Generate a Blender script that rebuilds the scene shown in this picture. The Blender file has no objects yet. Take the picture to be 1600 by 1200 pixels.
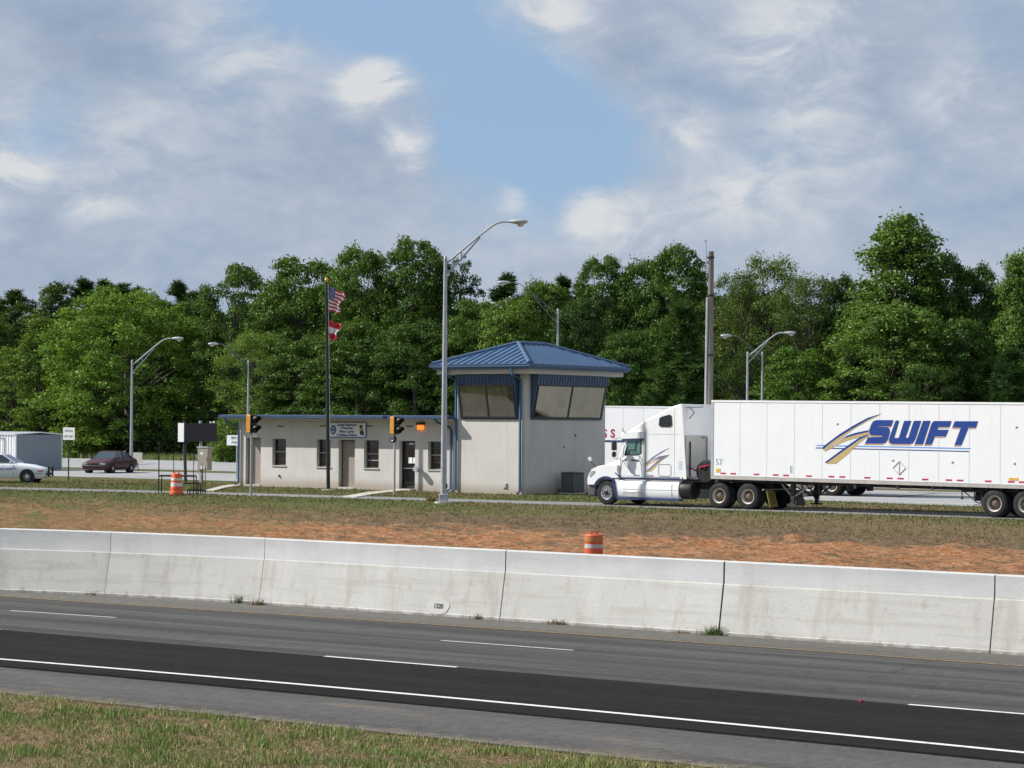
import bpy, math, random
import numpy as np
from mathutils import Vector, Matrix, noise
from mathutils.geometry import tessellate_polygon
R = math.radians
random.seed(7); rng = np.random.default_rng(7)
sc = bpy.context.scene
COL = sc.collection

# ------------------------------------------------------------------ camera
FPX, ROLL, V0, CAMH = 3645.0, 0.008, 668.0, 3.1
ZH = -1.33                                    # level of the highway below the station yard
cam = bpy.data.cameras.new('camera'); cam_o = bpy.data.objects.new('camera', cam); COL.objects.link(cam_o)
cam.sensor_width = 36; cam.lens = FPX / 1600 * 36; cam.shift_y = 68 / 1600
cam.clip_start = 0.5; cam.clip_end = 5000
cam_o.location = (0, 0, CAMH)
cam_o.rotation_euler = (Matrix.Rotation(R(90), 3, 'X') @ Matrix.Rotation(ROLL, 3, 'Z')).to_euler()
sc.camera = cam_o

def frame(a):
    a = R(a); return Vector((math.cos(a), -math.sin(a), 0)), Vector((math.sin(a), math.cos(a), 0))
HD, HN = frame(35.5)        # highway: along / across
FD, FN = frame(38)          # station yard: along / across
def ray(u, v):
    du, dv = u - 800, v - V0
    return Vector(((du + ROLL * dv) / FPX, 1, -(dv - ROLL * du) / FPX))
def G(u, v, z=0.0):
    r = ray(u, v); return Vector((0, 0, CAMH)) + r * ((z - CAMH) / r.z)
def AT(u, v, Y): return Vector((0, 0, CAMH)) + ray(u, v) * Y
def PH(u, v, O, y0=0.0, th=38):
    d, n = frame(th); O = Vector((O[0], O[1], 0)); r = ray(u, v)
    p = Vector((0, 0, CAMH)) + r * ((n.dot(O) + y0) / n.dot(r)); return (p - O).dot(d), p.z
def NP(u, v, nn, th=38):
    """point on the vertical plane at across-distance nn of the yard frame"""
    d, n = frame(th); r = ray(u, v); return Vector((0, 0, CAMH)) + r * (nn / n.dot(r))

# ------------------------------------------------------------------ tagging
def tag(o, label=None, cat=None, group=None, kind=None):
    if label: o['label'] = label
    if cat: o['category'] = cat
    if group: o['group'] = group
    if kind: o['kind'] = kind
    return o
def thing(name, loc, rz, label, cat, group=None):
    o = bpy.data.objects.new(name, None); COL.objects.link(o)
    o.empty_display_size = .3
    o.location = loc; o.rotation_euler = (0, 0, rz)
    return tag(o, label, cat, group)

# ------------------------------------------------------------------ mesh builder
class MB:
    def __init__(s): s.v = []; s.f = []; s.m = []
    def add(s, vs, fs, mi=0):
        b = len(s.v); s.v += [tuple(p) for p in vs]
        for f in fs: s.f.append([b + i for i in f]); s.m.append(mi)
        return s
    def box(s, x0, x1, y0, y1, z0, z1, mi=0, M=None):
        vs = [Vector((x, y, z)) for z in (z0, z1) for y in (y0, y1) for x in (x0, x1)]
        if M: vs = [M @ p for p in vs]
        return s.add(vs, [(0, 2, 3, 1), (4, 5, 7, 6), (0, 1, 5, 4), (2, 6, 7, 3), (0, 4, 6, 2), (1, 3, 7, 5)], mi)
    def tube(s, pts, rad, seg=8, mi=0, cap=True):
        pts = [Vector(p) for p in pts]
        if not hasattr(rad, '__len__'): rad = [rad] * len(pts)
        rings = []; up = None
        for i, p in enumerate(pts):
            t = (pts[min(i + 1, len(pts) - 1)] - pts[max(i - 1, 0)]).normalized()
            a = t.orthogonal().normalized() if up is None else (up - t * up.dot(t)).normalized()
            up = a; b = t.cross(a)
            rings.append([p + (a * math.cos(2 * math.pi * k / seg) + b * math.sin(2 * math.pi * k / seg)) * rad[i] for k in range(seg)])
        vs = [q for r in rings for q in r]; fs = []
        for i in range(len(pts) - 1):
            for k in range(seg):
                k2 = (k + 1) % seg
                fs.append((i * seg + k, i * seg + k2, (i + 1) * seg + k2, (i + 1) * seg + k))
        if cap:
            fs.append(tuple(range(seg))[::-1]); fs.append(tuple((len(pts) - 1) * seg + k for k in range(seg)))
        return s.add(vs, fs, mi)
    def lathe(s, prof, axis='z', c=(0, 0, 0), seg=24, mi=0, mis=None):
        """prof = [(r, h)...] revolved about axis"""
        c = Vector(c); vs = []
        for r, h in prof:
            for k in range(seg):
                a = 2 * math.pi * k / seg; x, y = r * math.cos(a), r * math.sin(a)
                vs.append(c + (Vector((x, y, h)) if axis == 'z' else Vector((x, h, y)) if axis == 'y' else Vector((h, x, y))))
        for i in range(len(prof) - 1):
            fs = []
            for k in range(seg):
                k2 = (k + 1) % seg
                fs.append((i * seg + k, i * seg + k2, (i + 1) * seg + k2, (i + 1) * seg + k))
            if i == 0: base = len(s.v); s.v += [tuple(p) for p in vs]
            for f in fs: s.f.append([base + q for q in f]); s.m.append(mis[i] if mis else mi)
        return s
    def prism(s, poly, a0, a1, plane='xz', mi=0):
        """closed polygon in plane, extruded along the third axis from a0 to a1"""
        n = len(poly)
        def P(p, a):
            return {'xz': (p[0], a, p[1]), 'xy': (p[0], p[1], a), 'yz': (a, p[0], p[1])}[plane]
        vs = [P(p, a0) for p in poly] + [P(p, a1) for p in poly]
        tri = tessellate_polygon([[Vector((p[0], p[1], 0)) for p in poly]])
        fs = [tuple(t) for t in tri] + [tuple(n + i for i in t[::-1]) for t in tri]
        for i in range(n):
            j = (i + 1) % n; fs.append((i, j, n + j, n + i))
        return s.add(vs, fs, mi)
    def flat(s, poly, a, plane='xz', mi=0):
        def P(p): return {'xz': (p[0], a, p[1]), 'xy': (p[0], p[1], a), 'yz': (a, p[0], p[1])}[plane]
        tri = tessellate_polygon([[Vector((p[0], p[1], 0)) for p in poly]])
        return s.add([P(p) for p in poly], [tuple(t) for t in tri], mi)
    def loft(s, rings, mi=0, cap=True, closed=True):
        n = len(rings[0]); vs = [p for r in rings for p in r]; fs = []
        for i in range(len(rings) - 1):
            for k in range(n if closed else n - 1):
                k2 = (k + 1) % n
                fs.append((i * n + k, i * n + k2, (i + 1) * n + k2, (i + 1) * n + k))
        if cap: fs += [tuple(range(n))[::-1], tuple((len(rings) - 1) * n + k for k in range(n))]
        return s.add(vs, fs, mi)
    def build(s, name, mats, parent=None, bevel=0, smooth=35, loc=None, rz=None, fix=True):
        me = bpy.data.meshes.new(name); me.from_pydata(s.v, [], s.f)
        if not isinstance(mats, (list, tuple)): mats = [mats]
        for m in mats: me.materials.append(m)
        if len(mats) > 1: me.polygons.foreach_set('material_index', s.m)
        if fix:
            import bmesh
            bm = bmesh.new(); bm.from_mesh(me); bmesh.ops.recalc_face_normals(bm, faces=bm.faces); bm.to_mesh(me); bm.free()
        if smooth:
            me.polygons.foreach_set('use_smooth', [True] * len(me.polygons)); me.set_sharp_from_angle(angle=R(smooth))
        me.update()
        o = bpy.data.objects.new(name, me); COL.objects.link(o)
        if parent: o.parent = parent
        if loc is not None: o.location = loc
        if rz is not None: o.rotation_euler = (0, 0, rz)
        if bevel:
            b = o.modifiers.new('bevel', 'BEVEL'); b.width = bevel; b.segments = 2; b.limit_method = 'ANGLE'; b.angle_limit = R(40)
        return o

def text(body, size, name, mat, parent, loc, rot=(R(90), 0, 0), bold=0.0, sx=1.0, align='CENTER'):
    c = bpy.data.curves.new('t', 'FONT'); c.body = body; c.size = size; c.align_x = align; c.align_y = 'CENTER'
    c.offset = bold; c.extrude = 0.0; c.resolution_u = 3; c.space_line = .95
    t = bpy.data.objects.new('t', c); COL.objects.link(t)
    dg = bpy.context.evaluated_depsgraph_get(); me = bpy.data.meshes.new_from_object(t.evaluated_get(dg))
    bpy.data.objects.remove(t); bpy.data.curves.remove(c)
    me.materials.clear(); me.materials.append(mat); me.name = name
    o = bpy.data.objects.new(name, me); COL.objects.link(o); o.parent = parent
    o.location = loc; o.rotation_euler = rot; o.scale = (sx, 1, 1)
    return o

# ------------------------------------------------------------------ materials
class NT:
    def __init__(s, name):
        s.mat = bpy.data.materials.new(name); s.mat.use_nodes = True; s.t = s.mat.node_tree
        s.b = s.t.nodes['Principled BSDF']; s.out = s.t.nodes['Material Output']
    def n(s, typ, **kw):
        nd = s.t.nodes.new(typ)
        for k, v in kw.items(): setattr(nd, k, v)
        return nd
    def l(s, a, b): s.t.links.new(a, b)
    def coord(s, scale=(1, 1, 1), kind='Object', rot=(0, 0, 0)):
        tc = s.n('ShaderNodeTexCoord'); mp = s.n('ShaderNodeMapping'); mp.inputs['Scale'].default_value = scale; mp.inputs['Rotation'].default_value = rot
        s.l(tc.outputs[kind], mp.inputs['Vector']); return mp.outputs['Vector']
    def noise(s, vec, scale, detail=4, rough=.55, dist=0.0):
        nd = s.n('ShaderNodeTexNoise'); nd.inputs['Scale'].default_value = scale; nd.inputs['Detail'].default_value = detail
        nd.inputs['Roughness'].default_value = rough; nd.inputs['Distortion'].default_value = dist
        s.l(vec, nd.inputs['Vector']); return nd.outputs['Fac']
    def ramp(s, fac, stops):
        r = s.n('ShaderNodeValToRGB'); e = r.color_ramp.elements
        while len(e) < len(stops): e.new(.5)
        for el, (p, c) in zip(e, stops):
            el.position = p; el.color = (*c, 1) if hasattr(c, '__len__') else (c, c, c, 1)
        s.l(fac, r.inputs['Fac']); return r.outputs['Color']
    def mix(s, fac, a, b, mode='MIX'):
        m = s.n('ShaderNodeMix', data_type='RGBA', blend_type=mode)
        for sock, v in ((m.inputs[0], fac), (m.inputs[6], a), (m.inputs[7], b)):
            if hasattr(v, 'links'): s.l(v, sock)
            elif hasattr(v, '__len__'): sock.default_value = (*v, 1) if len(v) == 3 else v
            else: sock.default_value = v
        return m.outputs[2]
    def math(s, op, a, b=0.0, clamp=False):
        m = s.n('ShaderNodeMath', operation=op, use_clamp=clamp)
        for sock, v in ((m.inputs[0], a), (m.inputs[1], b)):
            if hasattr(v, 'links'): s.l(v, sock)
            else: sock.default_value = v
        return m.outputs[0]
    def sstep(s, val, a, b):
        m = s.n('ShaderNodeMapRange', interpolation_type='SMOOTHSTEP'); s.l(val, m.inputs['Value'])
        if a > b:
            m.inputs['From Min'].default_value = b; m.inputs['From Max'].default_value = a
            m.inputs['To Min'].default_value = 1; m.inputs['To Max'].default_value = 0
        else:
            m.inputs['From Min'].default_value = a; m.inputs['From Max'].default_value = b
        return m.outputs[0]
    def bump(s, h, strength=.3, dist=.02):
        b = s.n('ShaderNodeBump'); b.inputs['Strength'].default_value = strength; b.inputs['Distance'].default_value = dist
        s.l(h, b.inputs['Height']); s.l(b.outputs['Normal'], s.b.inputs['Normal'])
    def set(s, col=None, rough=None, metal=None, spec=None):
        for k, v in (('Base Color', col), ('Roughness', rough), ('Metallic', metal), ('Specular IOR Level', spec)):
            if v is None: continue
            if hasattr(v, 'links'): s.l(v, s.b.inputs[k])
            elif hasattr(v, '__len__'): s.b.inputs[k].default_value = (*v, 1)
            else: s.b.inputs[k].default_value = v
        return s.mat

def paint(name, c, rough=.45, var=.12, scale=3.0, metal=0.0, spec=.5, dirt=None):
    """painted / plastic / metal surface with a little uneven wear"""
    t = NT(name); v = t.coord(); a = t.noise(v, scale, 5); b = t.noise(v, scale * 9, 3)
    f = t.math('ADD', t.math('MULTIPLY', a, .7), t.math('MULTIPLY', b, .3))
    col = t.ramp(f, [(.3, tuple(x * (1 - var) for x in c)), (.7, tuple(min(1, x * (1 + var * .6)) for x in c))])
    if dirt:
        vs = t.coord((6, 6, .7)); g = t.noise(vs, 1.0, 5, .6)
        col = t.mix(t.math('MULTIPLY', t.sstep(g, .5, .75), dirt[1]), col, dirt[0])
    t.set(col, t.ramp(a, [(.2, rough * .8), (.8, min(1, rough * 1.25))]), metal, spec)
    return t.mat

M = {}
M['white'] = paint('white_paint', (.82, .83, .84), .35, .04, 1.5, dirt=((.6, .58, .54), .15))
M['trailer'] = paint('trailer_skin', (.84, .85, .87), .4, .03, .8, dirt=((.62, .61, .58), .18))
M['alu'] = paint('aluminium', (.62, .62, .62), .35, .15, 3, metal=.5)
M['galv'] = paint('galvanised_steel', (.40, .42, .45), .5, .15, 3, metal=.25)
M['chrome'] = paint('polished_metal', (.75, .75, .76), .18, .08, 4, metal=.9)
M['black'] = paint('black_paint', (.018, .018, .02), .5, .3, 4)
M['darksteel'] = paint('dark_steel', (.035, .034, .036), .6, .3, 4)
M['rubber'] = paint('tyre_rubber', (.028, .028, .03), .85, .25, 6, spec=.2, dirt=((.09, .08, .07), .5))
M['rust'] = paint('rusty_hub', (.16, .11, .085), .75, .35, 7)
M['rimwhite'] = paint('dusty_white_rim', (.62, .59, .53), .5, .15, 6)
M['blue'] = paint('blue_metal_roofing', (.052, .108, .205), .42, .12, 1.2)
M['bluedark'] = paint('blue_panel', (.035, .07, .14), .45, .12, 2)
M['bluemid'] = paint('faded_dark_blue', (.045, .09, .17), .45, .2, 1.0)
M['navy'] = paint('navy_trim', (.03, .05, .16), .4, .1, 3)
M['stucco'] = None
M['tanband'] = paint('tan_band', (.50, .47, .42), .8, .08, 2)
M['tandoor'] = paint('tan_door', (.30, .25, .215), .6, .06, 2)
M['bronze'] = paint('bronze_frame', (.10, .09, .075), .5, .15, 5)
M['signwhite'] = paint('sign_white', (.78, .79, .80), .5, .05, 3)
M['ink'] = paint('black_ink', (.03, .03, .03), .6, .05, 5)
M['inkblue'] = paint('blue_ink', (.03, .06, .24), .6, .05, 5)
M['logoblue'] = paint('logo_blue', (.013, .055, .27), .4, .05, 1)
M['logolight'] = paint('logo_light_blue', (.10, .33, .78), .4, .05, 1)
M['logogold'] = paint('logo_gold', (.52, .40, .17), .45, .05, 1)
M['logoshade'] = paint('logo_tan_shadow', (.55, .38, .27), .45, .05, 1)
M['red'] = paint('red_reflector', (.55, .03, .07), .35, .1, 5)
M['redletter'] = paint('red_letter', (.36, .02, .06), .45, .05, 2)
M['amber'] = paint('amber_sticker', (.75, .42, .05), .5, .1, 5)
M['drum'] = paint('orange_plastic', (.80, .13, .035), .5, .12, 4, dirt=((.35, .12, .06), .4))
M['drumold'] = paint('weathered_orange_plastic', (.62, .11, .045), .55, .2, 4, dirt=((.28, .12, .06), .6))
M['reflect'] = paint('reflective_band', (.72, .70, .66), .45, .15, 6)
M['reflectdim'] = paint('dull_reflective_band', (.42, .45, .46), .45, .15, 6)
M['yellow'] = paint('signal_yellow', (.58, .27, .03), .45, .15, 5)
M['maroon'] = paint('maroon_car_paint', (.062, .014, .018), .38, .12, 3)
M['carwhite'] = paint('white_car_paint', (.80, .81, .84), .25, .03, 2)
M['cabinet'] = paint('cabinet_tan', (.28, .255, .22), .55, .1, 3)
M['signback'] = paint('sign_back', (.42, .40, .36), .6, .1, 4)
M['wood'] = None
M['mudyellow'] = paint('yellow_mudflap', (.30, .22, .035), .7, .25, 6)
M['mudgrey'] = paint('grey_mudflap', (.09, .08, .07), .8, .25, 6)
M['markwhite'] = None
def glass(name, c, rough=.04, spec=.8):
    t = NT(name); v = t.coord(); a = t.noise(v, 2.0, 3)
    t.set(t.ramp(a, [(.3, tuple(x * .8 for x in c)), (.7, c)]), rough, 0, spec); return t.mat
M['glassdark'] = glass('dark_window_glass', (.012, .013, .015))
M['glasstower'] = glass('tower_glass', (.20, .19, .15), .03, 1.0); M['glasstower'].node_tree.nodes['Principled BSDF'].inputs['Metallic'].default_value = .85
M['glasscar'] = glass('car_glass', (.03, .06, .075), .05, .9)
M['glassteal'] = glass('cab_glass', (.10, .22, .22), .05, .9)
M['lens'] = glass('headlamp_lens', (.45, .46, .42), .1)
M['lampglass'] = glass('lamp_glass', (.55, .5, .42), .2)
def mk():
    # stucco walls
    t = NT('stucco'); v = t.coord(); a = t.noise(v, .7, 5); f = t.noise(v, 60, 3)
    st = t.noise(t.coord((1.6, 1.6, .16)), 1.6, 5, .6)
    col = t.ramp(a, [(.3, (.53, .505, .475)), (.7, (.60, .58, .55))])
    col = t.mix(t.math('MULTIPLY', t.sstep(st, .52, .75), .22), col, (.33, .30, .26))
    sx = t.n('ShaderNodeSeparateXYZ'); tc = t.n('ShaderNodeTexCoord'); t.l(tc.outputs['Object'], sx.inputs[0])
    base = t.math('MULTIPLY', t.sstep(t.math('ADD', sx.outputs['Z'], t.math('MULTIPLY', a, -.5)), .35, -.2), .6)
    col = t.mix(base, col, (.30, .22, .15))
    t.set(col, .9, spec=.15); t.bump(f, .25, .01); M['stucco'] = t.mat
    # weathered pole timber
    t = NT('weathered_timber'); v = t.coord((12, 12, .6)); a = t.noise(v, 2, 5)
    t.set(t.ramp(a, [(.3, (.13, .115, .10)), (.7, (.27, .245, .215))]), .9, spec=.1); M['wood'] = t.mat
    # road paint, worn
    def worn(name, c, lo):
        t = NT(name); v = t.coord((1, 1, 1)); a = t.noise(v, 9, 6, .7)
        t.set(t.mix(t.math('MULTIPLY', t.sstep(a, lo, lo + .2), .75), c, (.11, .11, .11)), .8, spec=.2); return t.mat
    M['markwhite'] = worn('white_road_paint', (.66, .65, .61), .53)
    M['markworn'] = worn('worn_white_road_paint', (.50, .49, .46), .50)
    M['markyellow'] = worn('yellow_road_paint', (.36, .25, .12), .44)
    # asphalts: object x runs along the road
    def asphalt(name, c, tracks=False, grain=.35, sp=.25):
        t = NT(name); v = t.coord(); g = t.noise(t.coord((1, .30, 1)), 22, 5, .85); g2 = t.noise(t.coord((1, .45, 1)), 6, 5, .75); spk = t.noise(t.coord((1, .4, 1)), 15, 2, .5); big = t.noise(t.coord((.06, .7, 1)), 1.0, 4)
        col = t.ramp(g, [(.25, tuple(x * (1 - grain) for x in c)), (.6, c), (.85, tuple(x * (1 + grain * 1.6) for x in c))])
        col = t.mix(.55, col, t.ramp(g2, [(.32, tuple(x * .62 for x in c)), (.68, tuple(x * 1.4 for x in c))]))
        col = t.mix(1.0, col, t.ramp(big, [(.3, .78), (.7, 1.18)]), 'MULTIPLY'); col = t.mix(t.math('MULTIPLY', t.sstep(spk, .70, .76), .6), col, tuple(min(.5, x * 3.2) for x in c))
        if tracks:
            sx = t.n('ShaderNodeSeparateXYZ'); tc = t.n('ShaderNodeTexCoord'); t.l(tc.outputs['Object'], sx.inputs[0])
            w = t.math('SINE', t.math('ADD', t.math('MULTIPLY', sx.outputs['Y'], 3.4), t.math('ADD', t.math('MULTIPLY', big, 3.0), t.math('MULTIPLY', g2, 1.2))))
            col = t.mix(t.math('MULTIPLY', t.sstep(w, -.6, 1.0), .5), col, tuple(x * .45 for x in c))
        if name.startswith('shoulder'):
            sx = t.n('ShaderNodeSeparateXYZ'); tc = t.n('ShaderNodeTexCoord'); t.l(tc.outputs['Object'], sx.inputs[0])
            e1 = t.sstep(t.math('ADD', sx.outputs['Y'], t.math('MULTIPLY', t.math('SUBTRACT', g2, .5), -1.6)), 27.0, 26.25)
            e2 = t.math('MULTIPLY', t.sstep(t.noise(t.coord((.12, .9, 1)), 1.6, 6, .7), .55, .72), .45)
            col = t.mix(t.math('MAXIMUM', t.math('MULTIPLY', e1, .75), e2), col, t.mix(g, (.16, .13, .095), (.26, .21, .15)))
        if name.startswith('fresh') or tracks:
            wr = t.noise(t.coord((.05, 1.4, 1)), 1.4, 5, .6)
            col = t.mix(t.math('MULTIPLY', t.sstep(wr, .45, .7), .45), col, tuple(x * 1.7 for x in c))
        if tracks:
            vo = t.n('ShaderNodeTexVoronoi', feature='DISTANCE_TO_EDGE'); vo.inputs['Scale'].default_value = .16; t.l(t.coord((.5, 1.2, 1)), vo.inputs['Vector'])
            cm = t.math('MULTIPLY', t.sstep(vo.outputs['Distance'], .012, .004), t.sstep(g2, .5, .62)); col = t.mix(t.math('MULTIPLY', cm, .8), col, (.018, .018, .018))
        t.set(col, .92, spec=sp); t.bump(g, .6, .012); return t.mat
    M['asphalt'] = asphalt('highway_asphalt', (.076, .0735, .070), True, .65, .15)
    M['asphaltdark'] = asphalt('fresh_dark_asphalt', (.0160, .0150, .0132), False, .7, .08)
    M['shoulder'] = asphalt('shoulder_asphalt', (.090, .086, .082), False, .45, .15)
    M['lot'] = asphalt('pale_lot_paving', (.31, .31, .31), False, .15)
    M['lane'] = asphalt('scale_lane_paving', (.215, .21, .205), False, .3)
    M['gutter'] = asphalt('dirty_gutter', (.125, .118, .105), False, .4)
    # concrete barrier
    t = NT('barrier_concrete'); v = t.coord(); a = t.noise(v, .45, 5); f = t.noise(v, 25, 4, .65)
    col = t.ramp(a, [(.3, (.47, .46, .43)), (.7, (.57, .56, .53))])
    st = t.noise(t.coord((1.5, 1.0, .22)), 1.1, 6, .65); col = t.mix(t.math('MULTIPLY', t.sstep(st, .50, .68), .5), col, (.31, .28, .215))
    hz = t.noise(t.coord((.22, .22, 4.5)), 1.3, 5, .6); col = t.mix(t.math('MULTIPLY', t.sstep(hz, .48, .64), .42), col, (.36, .34, .29))
    dk = t.noise(v, 3.2, 6, .7); col = t.mix(t.math('MULTIPLY', t.sstep(dk, .55, .70), .5), col, (.32, .29, .235))
    lt = t.noise(t.coord((.8, .8, .5), rot=(0, 0, 1)), 1.0, 4); col = t.mix(t.math('MULTIPLY', t.sstep(lt, .52, .68), .5), col, (.64, .63, .605))
    col = t.mix(.2, col, t.ramp(f, [(.35, (.36, .35, .32)), (.65, (.62, .61, .58))]))
    sx = t.n('ShaderNodeSeparateXYZ'); tc = t.n('ShaderNodeTexCoord'); t.l(tc.outputs['Object'], sx.inputs[0])
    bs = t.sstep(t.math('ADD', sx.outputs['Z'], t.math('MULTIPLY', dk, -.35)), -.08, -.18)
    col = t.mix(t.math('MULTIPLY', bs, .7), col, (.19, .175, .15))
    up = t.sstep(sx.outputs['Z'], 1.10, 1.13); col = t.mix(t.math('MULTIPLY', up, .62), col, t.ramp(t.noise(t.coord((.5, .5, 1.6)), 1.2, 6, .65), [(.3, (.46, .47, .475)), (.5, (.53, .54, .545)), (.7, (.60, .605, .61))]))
    t.set(col, .9, spec=.2); t.bump(f, .25, .02); M['concrete'] = t.mat
    t = NT('walk_concrete'); v = t.coord(); a = t.noise(v, 1.2, 5)
    t.set(t.ramp(a, [(.3, (.42, .39, .33)), (.7, (.55, .52, .46))]), .9, spec=.2); M['walk'] = t.mat
    # beacon (lit)
    t = NT('lit_amber_lens'); v = t.coord(); a = t.noise(v, 6, 2); c = t.ramp(a, [(.3, (1, .16, .01)), (.7, (1, .32, .05))])
    t.set((.8, .2, .02), .3); t.l(c, t.b.inputs['Emission Color']); t.b.inputs['Emission Strength'].default_value = .9; M['beacon'] = t.mat
    # foliage: colour varies from leaf to leaf and by object tint
    def leaf(name, a, b, trans=.27):
        t = NT(name); g = t.n('ShaderNodeNewGeometry'); oi = t.n('ShaderNodeObjectInfo')
        v = t.coord((1, 1, 1)); big = t.noise(v, .35, 3)
        f = t.math('ADD', t.math('MULTIPLY', g.outputs['Random Per Island'], .38), t.math('MULTIPLY', t.noise(v, .9, 4, .6), .62))
        col = t.ramp(f, [(.28, a), (.72, b)]); col = t.mix(1.0, col, oi.outputs['Color'], 'MULTIPLY')
        df = t.n('ShaderNodeBsdfDiffuse'); tr = t.n('ShaderNodeBsdfTranslucent'); mx = t.n('ShaderNodeMixShader'); mx.inputs[0].default_value = trans
        gl = t.n('ShaderNodeBsdfGlossy'); gl.inputs['Roughness'].default_value = .45; gl.inputs['Color'].default_value = (.6, .65, .6, 1); m2 = t.n('ShaderNodeMixShader'); m2.inputs[0].default_value = .02
        t.l(col, df.inputs[0]); t.l(t.mix(1.0, col, (1.25, 1.2, .55), 'MULTIPLY'), tr.inputs[0]); t.l(df.outputs[0], mx.inputs[1]); t.l(tr.outputs[0], mx.inputs[2])
        t.l(mx.outputs[0], m2.inputs[1]); t.l(gl.outputs[0], m2.inputs[2]); t.l(m2.outputs[0], t.out.inputs['Surface']); return t.mat
    M['leaf'] = leaf('broad_leaves', (.036, .076, .015), (.140, .225, .050))
    M['needle'] = leaf('pine_needles', (.026, .056, .016), (.062, .115, .030), .2)
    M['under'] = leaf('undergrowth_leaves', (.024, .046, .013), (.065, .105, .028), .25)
    t = NT('bark'); v = t.coord((3, 3, .5)); a = t.noise(v, 3, 5)
    t.set(t.ramp(a, [(.3, (.05, .042, .035)), (.7, (.14, .125, .105))]), .95, spec=.1); M['bark'] = t.mat
    def blade(name, stops, patch):
        t = NT(name); g = t.n('ShaderNodeNewGeometry'); v = t.coord(); big = t.noise(v, patch, 4)
        f = t.math('ADD', t.math('MULTIPLY', g.outputs['Random Per Island'], .5), t.math('MULTIPLY', big, .5))
        t.set(t.ramp(f, stops), .8, spec=.15); return t.mat
    M['grass'] = blade('verge_grass', [(.24, (.075, .175, .022)), (.46, (.15, .26, .055)), (.57, (.26, .29, .10)), (.70, (.48, .38, .21))], .55)
    M['straw'] = blade('dry_grass', [(.25, (.15, .11, .055)), (.5, (.25, .17, .085)), (.75, (.36, .27, .15))], .4)
    M['lawn'] = blade('yard_grass', [(.25, (.075, .105, .022)), (.5, (.135, .145, .045)), (.75, (.23, .18, .09))], .12)
    M['weed'] = blade('weed_leaves', [(.2, (.05, .10, .02)), (.8, (.16, .20, .06))], 2)
    # ground: verge and yard grass, bare red clay on the bank
    t = NT('ground_cover'); tc = t.n('ShaderNodeTexCoord'); P = tc.outputs['Object']
    sx = t.n('ShaderNodeSeparateXYZ'); t.l(P, sx.inputs[0]); X, Y = sx.outputs['X'], sx.outputs['Y']
    fine = t.noise(t.coord((1, 1.6, 1)), 9, 5, .7); mid = t.noise(t.coord((.5, 1, 1)), 1.1, 5, .6); big = t.noise(t.coord((.5, 1, 1)), .16, 4)
    green = t.ramp(fine, [(.3, (.060, .090, .018)), (.5, (.115, .140, .040)), (.72, (.20, .18, .085))])
    brown = t.ramp(fine, [(.3, (.115, .085, .045)), (.5, (.20, .15, .08)), (.72, (.31, .235, .135))])
    lf = t.sstep(t.math('ADD', X, t.math('MULTIPLY', t.math('SUBTRACT', big, .5), 30)), -58, -44)
    gm = t.math('ADD', t.math('ADD', t.math('MULTIPLY', big, .6), t.math('MULTIPLY', mid, .4)), t.math('MULTIPLY', lf, .05))
    grass = t.mix(t.sstep(gm, .46, .60), green, brown)
    strk = t.noise(t.coord((.7, 2.4, 1), rot=(0, 0, R(-24))), 1.5, 7, .75)
    chunk = t.noise(t.coord((1, 1.5, 1)), 3.2, 6, .75)
    clay = t.ramp(chunk, [(.28, (.20, .08, .034)), (.44, (.38, .17, .075)), (.58, (.52, .275, .145)), (.76, (.66, .43, .27))])
    debris = t.ramp(chunk, [(.3, (.085, .06, .036)), (.5, (.19, .135, .08)), (.65, (.28, .205, .13)), (.8, (.40, .31, .21))])
    zone = t.math('ADD', t.math('ADD', t.math('MULTIPLY', strk, .65), t.math('MULTIPLY', mid, .35)), t.math('MULTIPLY', t.sstep(Y, 65.0, 69.5), .26))
    bare = t.mix(t.sstep(zone, .47, .60), clay, debris)
    wob = t.math('MULTIPLY', t.math('SUBTRACT', t.math('ADD', t.math('MULTIPLY', mid, .6), t.math('MULTIPLY', big, .4)), .5), 9.0)
    Yw = t.math('ADD', Y, wob)
    band = t.math('MULTIPLY', t.sstep(Yw, 44, 46), t.sstep(Yw, 71.4, 68.4))
    side = t.sstep(t.math('ADD', X, t.math('MULTIPLY', t.math('SUBTRACT', big, .5), 26)), -69, -54)
    left = t.mix(t.sstep(strk, .38, .54), debris, t.mix(.6, brown, green))
    left = t.mix(t.sstep(t.math('ADD', mid, t.math('MULTIPLY', big, .4)), .66, .82), left, clay)
    bank = t.mix(side, left, bare)
    patch = t.math('MULTIPLY', t.sstep(t.math('ADD', t.math('MULTIPLY', mid, .6), t.math('MULTIPLY', big, .4)), .50, .60), t.math('SUBTRACT', 1.0, t.math('MULTIPLY', side, .75)))
    bank = t.mix(t.math('MULTIPLY', patch, .8), bank, t.mix(.6, green, brown))
    top = t.math('MULTIPLY', t.math('MULTIPLY', t.sstep(Yw, 67, 71), t.sstep(Y, 76, 73)), t.sstep(X, -48, -58)); grass = t.mix(t.math('MULTIPLY', top, .75), grass, green)
    col = t.mix(band, grass, bank)
    verge = t.sstep(Y, 32, 28)
    vb = t.ramp(fine, [(.3, (.17, .11, .055)), (.5, (.29, .20, .115)), (.72, (.42, .31, .195))])
    col = t.mix(verge, col, t.mix(t.sstep(mid, .40, .56), t.mix(.3, green, vb), vb))
    t.set(col, .95, spec=.1); t.bump(t.math('ADD', t.math('ADD', fine, t.math('MULTIPLY', strk, 1.0)), t.math('MULTIPLY', chunk, 1.5)), 1.0, .12); M['ground'] = t.mat
mk()

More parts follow.
